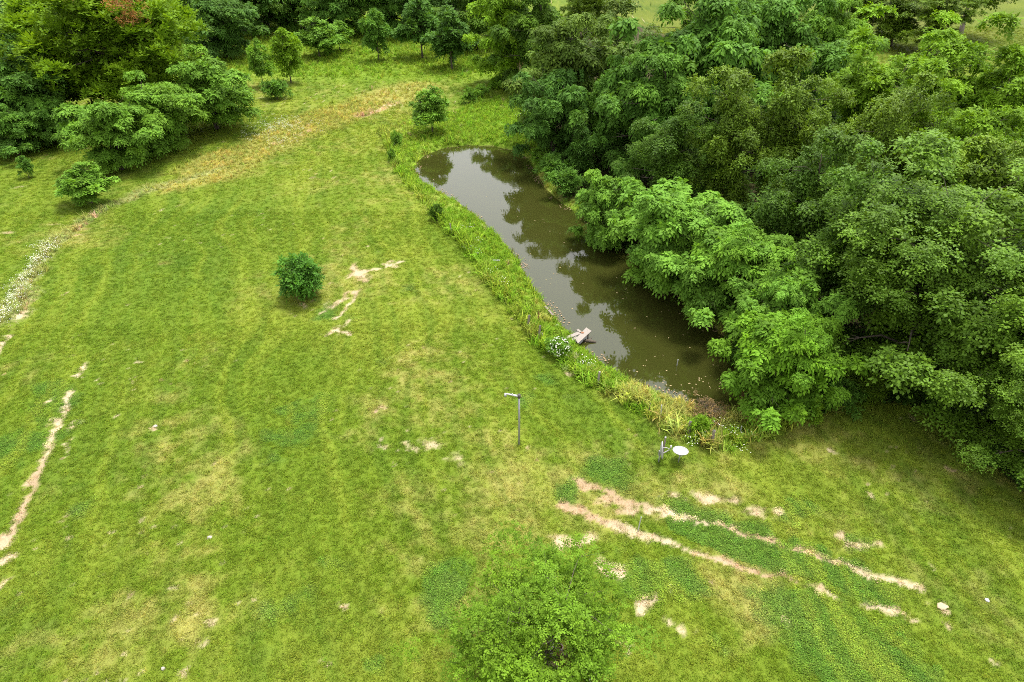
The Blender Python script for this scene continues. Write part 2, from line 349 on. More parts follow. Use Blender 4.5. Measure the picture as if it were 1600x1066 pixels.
def ground_color(x, y, F=None):
    F = F or ground_fields(x, y)
    def mx(c, a, t): return c * (1 - t[:, None]) + a[None, :] * t[:, None]
    c = np.repeat(A_GRASS[None, :], len(x), 0)
    c = mx(c, A_GRASS2, sst(0.35, 0.7, F['n3'] + (F['n2']-.5)*.4))
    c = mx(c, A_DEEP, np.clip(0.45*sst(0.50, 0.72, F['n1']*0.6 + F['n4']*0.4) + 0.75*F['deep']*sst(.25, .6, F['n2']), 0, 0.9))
    c = mx(c, A_DRY, F['dry'] * 0.82)
    c = mx(c, A_CLOVER, F['clover'] * 0.85)
    # mowing lines, faint, running up the slope
    al = x*MOW[0] + y*MOW[1]; ac = -x*MOW[1] + y*MOW[0] + (F['n3']-.5)*6
    stk = fbm(al/14.0, ac/0.75, 61, 3, 1.0); c = mx(c, A_GRASS2*1.12, 0.5*sst(0.52, 0.75, stk)); c = mx(c, A_DEEP, 0.35*sst(0.46, 0.28, stk))
    line = np.sin(ac * 2*math.pi / 1.6) * 0.5 + 0.5
    c = c * (0.96 + 0.08 * line)[:, None]
    inb = inside(x, y, BANK_POLY)
    t = np.where(inb, 1.0, sst(0.9, 0.0, F['fence'] + (F['n2']-.5)*.8)) * sst(70, 40, F['sd'])
    c = mx(c, A_LUSH, t * 0.75); c = mx(c, np.array([0.34, 0.32, 0.095]), t * 0.85 * sst(0.47, 0.64, F['n2']*.5 + F['n1']*.5) * sst(48, 38, y))
    c = mx(c, A_DRY, t * 0.5 * sst(0.5, 0.7, F['n4']*.4 + F['n3']*.6))
    c = mx(c, A_DRY, F['strip_u']*0.6); c = mx(c, A_STRAW*1.1, F['strip_u'] * (0.05 + 0.7*sst(0.48, 0.66, F['n2']*.6 + F['n1']*.4)))
    c = mx(c, np.array([0.30, 0.31, 0.12]), F['strip_l'] * 0.8)
    c = mx(c, A_LUSH, 0.5 * sst(108, 116, y) * sst(10, -5, x) )
    c = c * (1 - 0.32*sst(118, 135, y)*sst(5, 25, x))[:, None]      # pasture beyond the wood: grass self-shadow and shade painted into its colour
    soilc = A_SOIL[None, :] * (1 - sst(.4, .7, F['n1'])[:, None]) + A_SOIL2[None, :] * sst(.4, .7, F['n1'])[:, None]
    s = F['soil'] * (1 - F['wood'])
    c = c * (1 - s[:, None]) + soilc * (0.8 + 0.45*F['n4'][:, None]) * s[:, None]
    c = mx(c, A_LITTER, F['wood'] * 0.92)
    c = mx(c, A_MUD, sst(0.35, 0.05, F['sd']))
    return np.clip(c, 0.004, 0.9)

def axis(segs):
    out = [segs[0][0]]
    for a, b, st in segs:
        n = max(1, int(round((b - a) / st))); out += [a + (b-a)*(k+1)/n for k in range(n)]
    return np.array(out)
gx = axis([(-420,-140,20),(-140,-70,4),(-70,-34,0.8),(-34,34,0.17),(34,70,0.8),(70,140,4),(140,420,20)])
gy = axis([(-60,0,10),(0,8,1),(8,42,0.16),(42,60,0.26),(60,95,0.5),(95,140,1.0),(140,240,4),(240,700,23)])
GX, GY = np.meshgrid(gx, gy); gxf, gyf = GX.ravel(), GY.ravel()
GF = ground_fields(gxf, gyf)
gz = height(gxf, gyf)
gz = gz + (GF['n4'] - 0.5) * 0.05 - GF['soil'] * 0.035
nx, ny = len(gx), len(gy)
idx = np.arange(nx*ny).reshape(ny, nx)
gfaces = np.stack([idx[:-1, :-1].ravel(), idx[:-1, 1:].ravel(), idx[1:, 1:].ravel(), idx[1:, :-1].ravel()], 1)

m, nt, out = new_mat('sward_and_soil')
ga = N(nt, 'ShaderNodeAttribute', attribute_name='gcol')
tc = N(nt, 'ShaderNodeTexCoord')
nz1 = N(nt, 'ShaderNodeTexNoise', i_Scale=9.0, i_Detail=6.0, i_Roughness=0.7); nt.links.new(tc.outputs['Object'], nz1.inputs['Vector'])
nz2 = N(nt, 'ShaderNodeTexNoise', i_Scale=34.0, i_Detail=4.0, i_Roughness=0.7); nt.links.new(tc.outputs['Object'], nz2.inputs['Vector'])
k = mathn(nt, 'ADD', mathn(nt, 'MULTIPLY', nz1.outputs[0], 0.7), mathn(nt, 'MULTIPLY', nz2.outputs[0], 0.9)); 
k = mathn(nt, 'ADD', k, 0.05)
gc = mixc(nt, 1.0, ga.outputs['Color'], k, 'MULTIPLY')
gp = N(nt, 'ShaderNodeBsdfPrincipled', i_Roughness=0.9); gp.inputs['Specular IOR Level'].default_value = 0.1
nt.links.new(gc, gp.inputs['Base Color'])
gb = N(nt, 'ShaderNodeBump', i_Strength=0.6, i_Distance=0.05)
nt.links.new(mathn(nt, 'ADD', nz1.outputs[0], nz2.outputs[0]), gb.inputs['Height']); nt.links.new(gb.outputs[0], gp.inputs['Normal'])
nt.links.new(gp.outputs[0], out.inputs[0]); M_GROUND = m
gme = np_mesh('ground', np.stack([gxf, gyf, gz], 1), gfaces, M_GROUND, smooth=True)
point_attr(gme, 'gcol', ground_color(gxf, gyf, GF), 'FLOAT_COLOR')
ground = bpy.data.objects.new('ground', gme); COL.objects.link(ground); tag(ground, kind='structure')

# ---- pond water
m, nt, out = new_mat('pond_water')
tc = N(nt, 'ShaderNodeTexCoord')
nz = N(nt, 'ShaderNodeTexNoise', i_Scale=0.25, i_Detail=4.0); nt.links.new(tc.outputs['Object'], nz.inputs['Vector'])
wc = mixc(nt, nz.outputs[0], (0.026, 0.031, 0.005), (0.038, 0.039, 0.009))
wp = N(nt, 'ShaderNodeBsdfPrincipled', i_Roughness=0.03, i_IOR=1.42); wp.inputs['Specular IOR Level'].default_value = 0.9
nt.links.new(wc, wp.inputs['Base Color'])
nzb = N(nt, 'ShaderNodeTexNoise', i_Scale=3.0, i_Detail=3.0); nt.links.new(tc.outputs['Object'], nzb.inputs['Vector'])
wb = N(nt, 'ShaderNodeBump', i_Strength=0.06, i_Distance=0.02); nt.links.new(nzb.outputs[0], wb.inputs['Height']); nt.links.new(wb.outputs[0], wp.inputs['Normal'])
nt.links.new(wp.outputs[0], out.inputs[0]); M_WATER = m
ccx = sum(p[0] for p in POND)/len(POND); ccy = sum(p[1] for p in POND)/len(POND)
def grow(pts, d):
    n = len(pts); o = []
    for i in range(n):
        a, b = Vector(pts[i-1]), Vector(pts[(i+1) % n]); t = (b-a).normalized(); nrm = Vector((t.y, -t.x))
        q = Vector(pts[i]) + nrm*0.1
        if inside(np.array([q.x]), np.array([q.y]), pts)[0]: nrm = -nrm
        o.append(Vector(pts[i]) + nrm*d)
    return o
WP = grow(POND, 0.5)
water = mesh_obj('pond_water', [(p.x, p.y, WL) for p in WP], [tuple(range(len(WP)))], M_WATER)
if water.data.polygons[0].normal.z < 0: water.data.flip_normals()
tag(water, kind='structure')

# ------------------------------------------------------------------ grass and weeds (uncountable: instanced tufts)
def tuft_mesh(name, n, h, spread, w, lean, seed, seg=2, flat=False):
    rng = np.random.default_rng(seed); V = []; Fc = []; lv = []; lw = []
    for i in range(n):
        a = rng.uniform(0, 2*math.pi); r = spread*math.sqrt(rng.uniform()); bx, by = r*math.cos(a), r*math.sin(a)
        da = rng.uniform(0, 2*math.pi); hh = h*rng.uniform(0.5, 1.15); ln = lean*hh*rng.uniform(0.3, 1.3); ww = w*rng.uniform(0.7, 1.3)
        ex, ey = math.cos(da), math.sin(da); px_, py_ = -ey*ww/2, ex*ww/2
        b = len(V); l1 = rng.uniform(); l2 = rng.uniform()**2
        if flat:   # a small rounded leaflet held flat on a short stalk
            z = hh; s = ww
            V += [(bx-ex*s, by-ey*s, z), (bx+px_*2, by+py_*2, z-0.01), (bx+ex*s, by+ey*s, z-0.02*rng.uniform()), (bx-px_*2, by-py_*2, z-0.01)]
            Fc += [(b, b+1, b+2), (b, b+2, b+3)]; lv += [l1]*4; lw += [l2]*4
        else:
            V += [(bx-px_, by-py_, 0), (bx+px_, by+py_, 0), (bx+ex*ln*.35-px_*.8, by+ey*ln*.35-py_*.8, hh*.62), (bx+ex*ln*.35+px_*.8, by+ey*ln*.35+py_*.8, hh*.62), (bx+ex*ln, by+ey*ln, hh*(1-0.25*lean*rng.uniform()))]
            Fc += [(b, b+1, b+3), (b, b+3, b+2), (b+2, b+3, b+4)]; lv += [l1]*5; lw += [l2]*5
    me = np_mesh(name, np.array(V), np.array(Fc), M_BLADE)
    point_attr(me, 'lv', np.array(lv), 'FLOAT'); point_attr(me, 'lw', np.array(lw), 'FLOAT')
    return me
def instancer(name, label, cat, pts, cols, scl, src_meshes, seed=0, tilt=0.15, kind='stuff'):
    """one object whose points carry tufts (geometry nodes); colour of each tuft = the sward's at that spot"""
    rng = np.random.default_rng(seed)
    me = bpy.data.meshes.new(name); me.vertices.add(len(pts)); me.vertices.foreach_set('co', np.ascontiguousarray(pts, np.float32).ravel())
    point_attr(me, 'gcol', cols, 'FLOAT_COLOR'); point_attr(me, 'sc', scl, 'FLOAT')
    point_attr(me, 'rot', np.stack([rng.normal(0, tilt, len(pts)), rng.normal(0, tilt, len(pts)), rng.uniform(0, 6.283, len(pts))], 1), 'FLOAT_VECTOR')
    pk = me.attributes.new('pick', 'INT', 'POINT'); pk.data.foreach_set('value', rng.integers(0, len(src_meshes), len(pts)).astype(np.int32))
    o = bpy.data.objects.new(name, me); COL.objects.link(o); tag(o, label, cat, kind=kind)
    ng = bpy.data.node_groups.new(name + '_nodes', 'GeometryNodeTree')
    ng.interface.new_socket('Geometry', in_out='INPUT', socket_type='NodeSocketGeometry')
    ng.interface.new_socket('Geometry', in_out='OUTPUT', socket_type='NodeSocketGeometry')
    gi = ng.nodes.new('NodeGroupInput'); go = ng.nodes.new('NodeGroupOutput')
    ip = ng.nodes.new('GeometryNodeInstanceOnPoints'); g2i = ng.nodes.new('GeometryNodeGeometryToInstance')
    for k, sm in enumerate(reversed(src_meshes)):
        so = bpy.data.objects.new(sm.name + '_source', sm)
        oi = ng.nodes.new('GeometryNodeObjectInfo'); oi.inputs['Object'].default_value = so; oi.inputs['As Instance'].default_value = False
        ng.links.new(oi.outputs['Geometry'], g2i.inputs[0])
    m2p = ng.nodes.new('GeometryNodeMeshToPoints')
    def attr(nm, dt):
        a = ng.nodes.new('GeometryNodeInputNamedAttribute'); a.data_type = dt; a.inputs[0].default_value = nm; return a.outputs[0]
    ng.links.new(gi.outputs[0], m2p.inputs[0]); ng.links.new(m2p.outputs[0], ip.inputs['Points'])
    ng.links.new(g2i.outputs[0], ip.inputs['Instance']); ip.inputs['Pick Instance'].default_value = True
    ng.links.new(attr('pick', 'INT'), ip.inputs['Instance Index'])
    ng.links.new(attr('rot', 'FLOAT_VECTOR'), ip.inputs['Rotation']); ng.links.new(attr('sc', 'FLOAT'), ip.inputs['Scale'])
    ng.links.new(ip.outputs[0], go.inputs[0])
    md = o.modifiers.new('tufts', 'NODES'); md.node_group = ng
    return o

def scatter(rng, dens_bands, margin=6.0):
    """points over the ground the drone looks at (plus a margin), per distance band (y0, y1, per m2)"""
    P = []
    for y0, y1, dn in dens_bands:
        hw = lambda y: 0.76*(y*CP + CAM_H*SP) + margin
        w = hw(y1); n = int((y1-y0)*2*w*dn)
        x = rng.uniform(-w, w, n); y = rng.uniform(y0, y1, n); k = np.abs(x) < hw(y)
        P.append(np.stack([x[k], y[k]], 1))
    return np.concatenate(P)
rng = np.random.default_rng(5)
lawn_src = [tuft_mesh('lawn_tuft%d' % i, 15, 0.085, 0.13, 0.020, 0.9, 40+i) for i in range(5)]
clov_src = [tuft_mesh('clover_tuft%d' % i, 40, 0.075, 0.17, 0.019, 0.3, 60+i, flat=True) for i in range(3)]
tall_src = [tuft_mesh('tall_tuft%d' % i, 16, 0.55, 0.20, 0.045, 0.8, 80+i) for i in range(4)]
P = scatter(rng, [(3, 24, 66), (24, 40, 52), (40, 60, 32), (60, 95, 14), (95, 160, 4.0)])
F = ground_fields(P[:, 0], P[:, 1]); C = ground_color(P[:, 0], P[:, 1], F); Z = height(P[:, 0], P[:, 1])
inb = inside(P[:, 0], P[:, 1], BANK_POLY)
keep = (F['sd'] > 0.15) & (F['wood'] < 0.6) & (rng.uniform(size=len(P)) > F['soil']*0.86)
isclo = keep & (F['clover'] > rng.uniform(0.15, 0.8, len(P))) & (P[:, 1] < 60)
lawn = keep & ~isclo
big = 1 + 0.9*sst(40, 110, P[:, 1])
var = 0.85 + 0.35*rng.uniform(size=(len(P), 1)); hue = 1 + rng.normal(0, 0.05, (len(P), 3))
CV = np.clip(1.2*C*var*hue, 0.003, 0.9)
S = big*rng.uniform(0.65, 1.2, len(P))*(0.95 + 0.25*F['n2'])
def pz(msk): return np.stack([P[msk, 0], P[msk, 1], Z[msk] - 0.01], 1)
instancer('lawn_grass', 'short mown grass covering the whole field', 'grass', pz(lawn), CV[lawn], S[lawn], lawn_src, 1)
instancer('clover', 'dark green clover patches spread through the mown field', 'clover', pz(isclo), CV[isclo]*np.array([1.0, 1.0, 1.0]), S[isclo]*1.0, clov_src, 2)

# tall grass and weeds: the pond bank, the unmown strips, the rough ground under the far trees
P = scatter(rng, [(18, 60, 22), (60, 100, 10), (100, 175, 3.0)])
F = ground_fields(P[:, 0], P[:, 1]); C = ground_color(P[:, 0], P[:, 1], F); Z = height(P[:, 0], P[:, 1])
inb = inside(P[:, 0], P[:, 1], BANK_POLY) & (F['wood'] < 0.5)
pb = np.where(inb, 0.75, 0) * sst(0.1, 0.5, F['sd'])
pb = np.maximum(pb, 0.8*sst(0.7, 0.1, F['fence'] + (F['n2']-.5)*.8))
pb = np.maximum(pb, F['strip_l']*0.8); pb = np.maximum(pb, F['strip_u']*0.7)
leftrough = sst(0, 4, -(P[:, 0] - (-12) ) ) * sst(112, 122, P[:, 1] + 0.0) 
pb = np.maximum(pb, 0.7*sst(112, 120, P[:, 1] + (F['n1']-.5)*8)*sst(20, 0, P[:, 0]))
ok = (rng.uniform(size=len(P)) < pb) & (F['sd'] > 0.12)
s = (0.45 + 0.8*F['n2'])*rng.uniform(0.5, 1.2, len(P))*(1 + 0.5*sst(60, 120, P[:, 1]))*np.where(F['strip_u'] > .3, 0.75, 1)*(1 + 0.8*sst(0.9, 0.2, F['fence']))
CV = np.clip(1.3*C*(0.85 + 0.4*rng.uniform(size=(len(P), 1)))*(1 + rng.normal(0, 0.08, (len(P), 3))), 0.003, 0.9)
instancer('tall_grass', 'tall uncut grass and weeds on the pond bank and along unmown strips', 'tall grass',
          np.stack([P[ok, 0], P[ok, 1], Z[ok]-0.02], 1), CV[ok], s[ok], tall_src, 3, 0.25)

# ------------------------------------------------------------------ trees
def unit(a): return a / (np.linalg.norm(a, axis=-1, keepdims=True) + 1e-9)
def leaf_mesh(name, seed, R=4.0, H=8.0, base=0.15, n_lobe=22, lobe=0.36, flat=0.6, n_ros=420, n_fr=6, L=0.55, pairs=4, leaf=(0.20, 0.09),
              arch=0.6, beta=0.3, jit=0.3, upw=0.6, shell=0.55, profile='dome', mat=None, rough_env=0.25, inner=0.18, top_only=0.75, gap=None):
    """crown: lobes on the limbs, each lobe clad in rosettes of fronds, each frond carrying pairs of leaflets; returns mesh, lobe centres"""
    rng = np.random.default_rng(seed)
    hc = H*(1-base)/2; zc = H*base + hc; up = np.array([0, 0, 1.0])
    # lobe centres, spread evenly over the crown's volume
    cand = unit(rng.normal(size=(900, 3)))*(shell + (1-shell)*rng.uniform(size=(900, 1))**0.5)
    cand = cand[cand[:, 2] > -0.85]; C = [cand[0]]
    for _ in range(n_lobe-1):
        sub = cand[rng.integers(0, len(cand), 40)]; dm = np.min(np.linalg.norm(sub[:, None]-np.array(C)[None], axis=2), 1); C.append(sub[np.argmax(dm)])
    C = np.array(C); zz = C[:, 2]
    if profile == 'cone': w = np.clip(0.5*(1-zz), 0.05, 1.0)*1.15
    elif profile == 'flame': w = np.where(zz > -0.3, np.clip(1-((zz+0.3)/1.35)**2, 0.12, 1), 1.0)
    elif profile == 'vase': w = 0.6 + 0.45*np.clip(zz+0.5, 0, 1)
    else: w = np.ones(len(C))
    env = 1 + rough_env*rng.uniform(-1, 1, len(C)); lr = R*lobe*rng.uniform(0.6, 1.4, len(C))*(0.55+0.45*w)
    C = np.stack([C[:, 0]*w*env*(R-lr), C[:, 1]*w*env*(R-lr), zc + zz*(hc-lr*flat)*(1+0.5*(env-1))], 1)
    # rosettes on the lobes
    area = lr**2; n_per = np.maximum(4, (n_ros*area/area.sum())).astype(int); ci = np.repeat(np.arange(len(C)), n_per); n = len(ci)
    d = unit(rng.normal(size=(n, 3))); d[:, 2] = np.where((d[:, 2] < -0.25) & (rng.uniform(size=n) < top_only), -d[:, 2], d[:, 2])
    rr = np.where(rng.uniform(size=n) < inner, rng.uniform(0.3, 0.8, n), 0.74 + 0.62*rng.uniform(size=n)**1.6)
    rr = rr*(0.68 + 0.64*vnoise(d[:, 0]*2.5 + ci*3.1, d[:, 1]*2.5 + d[:, 2]*2, seed))
    pos = C[ci] + d*np.array([1, 1, flat])*(lr[ci]*rr)[:, None]
    far = np.ones(n, bool)
    for j in range(len(C)):       # nothing deep inside a neighbouring lobe
        q = (pos - C[j])/np.array([1, 1, flat])/lr[j]; far &= (np.linalg.norm(q, axis=1) > 0.72) | (ci == j)
    if gap is not None:           # a thin place in the crown: (point, direction, radius)
        g0, g1, gr = gap; q = pos - g0; q = q - (q @ g1)[:, None]*g1; far &= (np.linalg.norm(q, axis=1) > gr) | (rng.uniform(size=n) < 0.12)
    pos, d, ci = pos[far], d[far], ci[far]; n = len(pos)
    ax = unit(d*np.array([1, 1, 0.8]) + up*upw + rng.normal(0, jit, (n, 3)))
    e1 = unit(np.cross(ax, np.array([0.3, 0.9, 0.2]))); e2 = np.cross(ax, e1)
    ll, lwid = leaf; V = []; LV = []; LW = []
    lv_r = np.clip(0.5 + (rng.uniform(size=len(C))-0.5)[ci]*0.4 + (rng.uniform(size=n)-0.5)*0.55, 0, 1)
    lw_r = np.clip((rng.uniform(size=len(C))**2)[ci]*0.6 + rng.uniform(size=n)**2*0.5, 0, 1)
    ph0 = rng.uniform(0, 6.283, n); sc_r = rng.uniform(0.7, 1.25, n)*rng.uniform(0.75, 1.3, len(C))[ci]
    for f in range(n_fr):
        ph = ph0 + 6.283*f/n_fr + rng.normal(0, 0.25, n); be = beta + rng.normal(0, 0.25, n)
        h = e1*np.cos(ph)[:, None] + e2*np.sin(ph)[:, None]; fd = unit(h*np.cos(be)[:, None] + ax*np.sin(be)[:, None])
        Lf = (L*sc_r*rng.uniform(0.75, 1.2, n))[:, None]; ar = arch*rng.uniform(0.6, 1.3, n)[:, None]
        side0 = unit(np.cross(fd, up) + 0.15*rng.normal(size=(n, 3)))
        for k in range(pairs + 1):
            t = (k + 0.7)/(pairs + 1.0)
            p = pos + fd*Lf*t - up*(ar*Lf*t*t); tan = unit(fd - up*(2*ar*t))
            for sg in ((-1, 1) if k < pairs else (0,)):
                ld = unit(tan*(0.55 if sg else 1.0) + side0*(sg*0.95) - up*(0.25*arch) + rng.normal(0, 0.12, (n, 3)))
                nm = unit(np.cross(side0, tan) + 0.15*rng.normal(size=(n, 3))); nm = np.where(nm[:, 2:3] < 0, -nm, nm)
                sd = unit(np.cross(ld, nm)); s_ = sc_r[:, None]*(0.75 + 0.5*math.sin(math.pi*(0.15+0.7*t)))*rng.uniform(0.8, 1.2, (n, 1))
                mid = p + ld*(ll*0.45)*s_ - nm*(lwid*0.18)*s_
                V.append(np.stack([p, mid + sd*(lwid*.5)*s_, p + ld*ll*s_ - up*(0.15*arch*ll), mid - sd*(lwid*.5)*s_], 1))
                LV.append(np.clip(lv_r + rng.uniform(-.15, .15, n), 0, 1)); LW.append(lw_r)
    V = np.concatenate(V).reshape(-1, 3); nl = len(V)//4; b = np.arange(nl)*4
    Fc = np.concatenate([np.stack([b, b+1, b+2], 1), np.stack([b, b+2, b+3], 1)])
    V[:, 2] = np.maximum(V[:, 2], 0.03)
    me = np_mesh(name, V, Fc, mat or M_LEAF)
    point_attr(me, 'lv', np.repeat(np.concatenate(LV), 4), 'FLOAT'); point_attr(me, 'lw', np.repeat(np.concatenate(LW), 4), 'FLOAT')
    sub = pos[rng.permutation(n)[:90]]*0.97 + np.array([0, 0, zc])*0.03
    return me, np.concatenate([C, sub])
def wood_mesh(name, seed, C, H, base, r0, mat, n_stem=1, top=0.85, spread=0.25, nb=70, R=4.0):
    random.seed(seed); mb = MB()
    stems = []
    for k in range(n_stem):
        a = 2*math.pi*(k + random.random()*.5)/n_stem; sp = spread*(0.3 if n_stem == 1 else 1)
        pts = []; x = y = 0
        for i in range(7):
            t = i/6; x = math.cos(a)*sp*H*t*t*0.6 + random.uniform(-.03, .03)*H*t; y = math.sin(a)*sp*H*t*t*0.6 + random.uniform(-.03, .03)*H*t
            pts.append(Vector((x + (0.1*math.cos(a) if n_stem > 1 else 0), y + (0.1*math.sin(a) if n_stem > 1 else 0), -0.25 + t*(H*top + 0.25))))
        rr = r0/(n_stem**0.5)
        mb.tube(pts, [rr*(1.35 if i == 0 else 1)*(1 - 0.86*i/6) for i in range(7)], 8); stems.append((pts, rr))
    for j in range(min(nb, len(C))):
        c = Vector(C[j])
        if math.hypot(c.x, c.y) > 0.78*R: c.x *= 0.7; c.y *= 0.7
        pts, rr = min(stems, key=lambda s_: (s_[0][4]-c).length)
        zt = max(H*base*0.7, min(c.z - 0.25*math.hypot(c.x, c.y), H*top*0.92)); t = max(0.0, min(1, (zt+0.25)/(H*top+0.25)))
        i = min(5, int(t*6)); q = pts[i].lerp(pts[i+1], t*6-i)
        r1 = max(0.018, rr*(1-0.86*t)*0.42)
        m1 = q.lerp(c, 0.5) + Vector((random.uniform(-.2, .2), random.uniform(-.2, .2), 0.12*(c-q).length))
        mb.tube([q, m1, c], [r1, r1*0.6, r1*0.22], 5, cap=False)
        for _ in range(2):
            e = c + Vector((random.uniform(-.7, .7), random.uniform(-.7, .7), random.uniform(-.1, .5))); mb.tube([m1.lerp(c, .6), e], [r1*.4, r1*.12], 3, cap=False)
    return mb.mesh(name, mat, True)
KINDS = {}
def kind(key, seed, bark=M_BARK, r0=0.16, n_stem=1, top=0.85, nb=70, **kw):
    me, C = leaf_mesh('crown', seed, **kw); H = kw.get('H', 8.0)
    KINDS[key] = (me, wood_mesh('trunk', seed, C, H, kw.get('base', 0.15), r0, bark, n_stem, top, nb=nb, R=kw.get('R', 4.0)), kw.get('R', 4.0), H)
# layered: drooping pinnate fronds in tiers
for i in range(3): kind('layer%d' % i, 100+i, R=4, H=8, base=0.02, n_lobe=46, lobe=0.23, flat=0.36, n_ros=1200, n_fr=6, L=0.52, pairs=3, leaf=(0.23, 0.12), arch=0.6, beta=0.35, n_stem=3, shell=0.45, top_only=0.9, inner=0.2, rough_env=0.65)
# tall: high crowns of hanging pinnate sprays
for i in range(3): kind('tall%d' % i, 120+i*3, R=5, H=16, base=0.06, n_lobe=70, lobe=0.22, flat=0.5, n_ros=1750, n_fr=5, L=0.72, pairs=3, leaf=(0.31, 0.16), arch=0.9, beta=0.3, rough_env=0.8, r0=0.28, shell=0.3, top_only=0.9, inner=0.22)
# dense: simple leaves, crowded
for i in range(3): kind('dense%d' % i, 130+i*2, R=5, H=12, base=0.02, n_lobe=76, lobe=0.20, flat=0.7, n_ros=3700, n_fr=5, L=0.40, pairs=1, leaf=(0.185, 0.125), arch=0.3, beta=0.25, jit=0.35, upw=0.8, rough_env=0.85, r0=0.25, mat=M_LEAF_GLOSS, shell=0.25, top_only=0.85, inner=0.2)
# broad: the huge dark tree
kind('broad', 139, R=6.5, H=13, base=0.02, n_lobe=95, lobe=0.17, flat=0.7, n_ros=6800, n_fr=5, L=0.38, pairs=1, leaf=(0.165, 0.115), arch=0.3, beta=0.25, jit=0.35, upw=0.8, rough_env=0.85, r0=0.3, mat=M_LEAF_GLOSS, shell=0.25, top_only=0.85, inner=0.22)
# feathery: open, light crowns
for i in range(3): kind('feather%d' % i, 140+i*3, R=5, H=13, base=0.06, n_lobe=60, lobe=0.21, flat=0.42, n_ros=1500, n_fr=6, L=0.52, pairs=3, leaf=(0.21, 0.115), arch=0.35, beta=0.45, rough_env=0.8, r0=0.22, n_stem=2, upw=0.8, shell=0.3, top_only=0.9, inner=0.18)
# oak: broad dome of fine upswept twigs
kind('oak', 150, R=9, H=16, base=0.06, n_lobe=76, lobe=0.21, flat=0.7, n_ros=4200, n_fr=4, L=0.65, pairs=2, leaf=(0.36, 0.19), arch=0.0, beta=0.75, upw=0.9, rough_env=0.3, r0=0.5, nb=110)
# slender conifers
kind('cedar', 160, R=1.3, H=5, base=0.02, n_lobe=34, lobe=0.36, flat=0.6, n_ros=650, n_fr=4, L=0.32, pairs=2, leaf=(0.17, 0.05), arch=0.15, beta=0.6, profile='cone', r0=0.09)
# bushes and young trees
kind('bush0', 170, R=1.5, H=2.3, base=0.0, n_lobe=38, lobe=0.22, flat=0.8, n_ros=700, n_fr=4, L=0.27, pairs=1, leaf=(0.17, 0.085), arch=0.25, beta=0.6, profile='flame', n_stem=4, r0=0.06, rough_env=0.5, jit=0.6)
for i in range(2): kind('bush%d' % (i+1), 172+i, R=1.5, H=2.0, base=0.0, n_lobe=26, lobe=0.24, flat=0.8, n_ros=330, n_fr=4, L=0.34, pairs=2, leaf=(0.17, 0.08), arch=0.3, beta=0.7, n_stem=5, r0=0.06, rough_env=0.7, jit=0.6, shell=0.25)
kind('twiggy', 178, R=1.5, H=1.5, base=0.0, n_lobe=30, lobe=0.2, flat=0.8, n_ros=170, n_fr=3, L=0.30, pairs=1, leaf=(0.12, 0.07), arch=0.3, beta=0.7, n_stem=5, r0=0.05, rough_env=0.8, jit=0.7, shell=0.2)
for i in range(3): kind('young%d' % i, 180+i, R=2.0, H=5, base=0.16, n_lobe=30, lobe=0.24, flat=0.7, n_ros=400, n_fr=5, L=0.36, pairs=2, leaf=(0.20, 0.11), arch=0.3, beta=0.5, profile='flame', r0=0.09, rough_env=0.6)
# small open tree seen from above, thin on its near side over the pot and block
_ft = at(846, 996, 2.8); _c, _s = math.cos(-0.4), math.sin(-0.4); _k = 3.6/3.7
def _loc(p): q = (p[0]-_ft[0], p[1]-_ft[1]); return np.array([(q[0]*_c - q[1]*_s)*_k, (q[0]*_s + q[1]*_c)*_k, p[2]*_k])
_pot = at(870, 1024); _g0 = _loc((_pot[0], _pot[1], 0.3)); _g1 = _loc((_pot[0]*.75, _pot[1]*.75, 0.3 + (CAM_H-.3)*.25)) - _g0; _g1 = _g1/np.linalg.norm(_g1)
kind('open', 190, R=3.6, H=5.2, base=0.12, n_lobe=90, lobe=0.17, flat=0.7, n_ros=4300, n_fr=3, L=0.22, pairs=2, leaf=(0.072, 0.048), arch=0.2, beta=0.5, shell=0.25, rough_env=0.45, n_stem=3, r0=0.15, nb=70, jit=0.6, gap=(_g0, _g1, 0.55))
# high-stemmed field tree with pale bark
kind('highstem', 195, R=5, H=13, base=0.36, n_lobe=34, lobe=0.32, flat=0.7, n_ros=700, n_fr=5, L=0.7, pairs=2, leaf=(0.36, 0.2), arch=0.5, beta=0.3, rough_env=0.4, r0=0.38, bark=M_BARK_PALE)

T_SPRING = (0.120, 0.245, 0.027); T_MID = (0.086, 0.192, 0.026); T_BROAD = (0.094, 0.182, 0.017); T_POND = (0.128, 0.265, 0.032); T_BLUE = (0.068, 0.155, 0.025); T_DARK = (0.070, 0.146, 0.015)
T_OLIVE = (0.098, 0.172, 0.014); T_YEL = (0.135, 0.258, 0.015); T_OAK = (0.130, 0.235, 0.013); T_GREY = (0.098, 0.170, 0.026)
rt = random.Random(77)
def tree(name, label, k, u, v, zc, R, H, tint, cat='tree', group=None, rz=None, base=False):
    """u, v: survey pixel of the crown's centre at height zc (or of the foot when base=True)"""
    x, y = at(u, v, 0 if base else zc)
    me, wd, R0, H0 = KINDS[k]
    t = thing(name, label, cat, (x, y, hz(x, y)), group, rt.uniform(0, 6.28) if rz is None else rz)
    j = rt.uniform(0.93, 1.07)
    child('trunk', wd, t, scale=(R/R0, R/R0, H/H0))
    child('crown', me, t, scale=(R/R0, R/R0, H/H0), color=[c*j for c in tint])
    return t
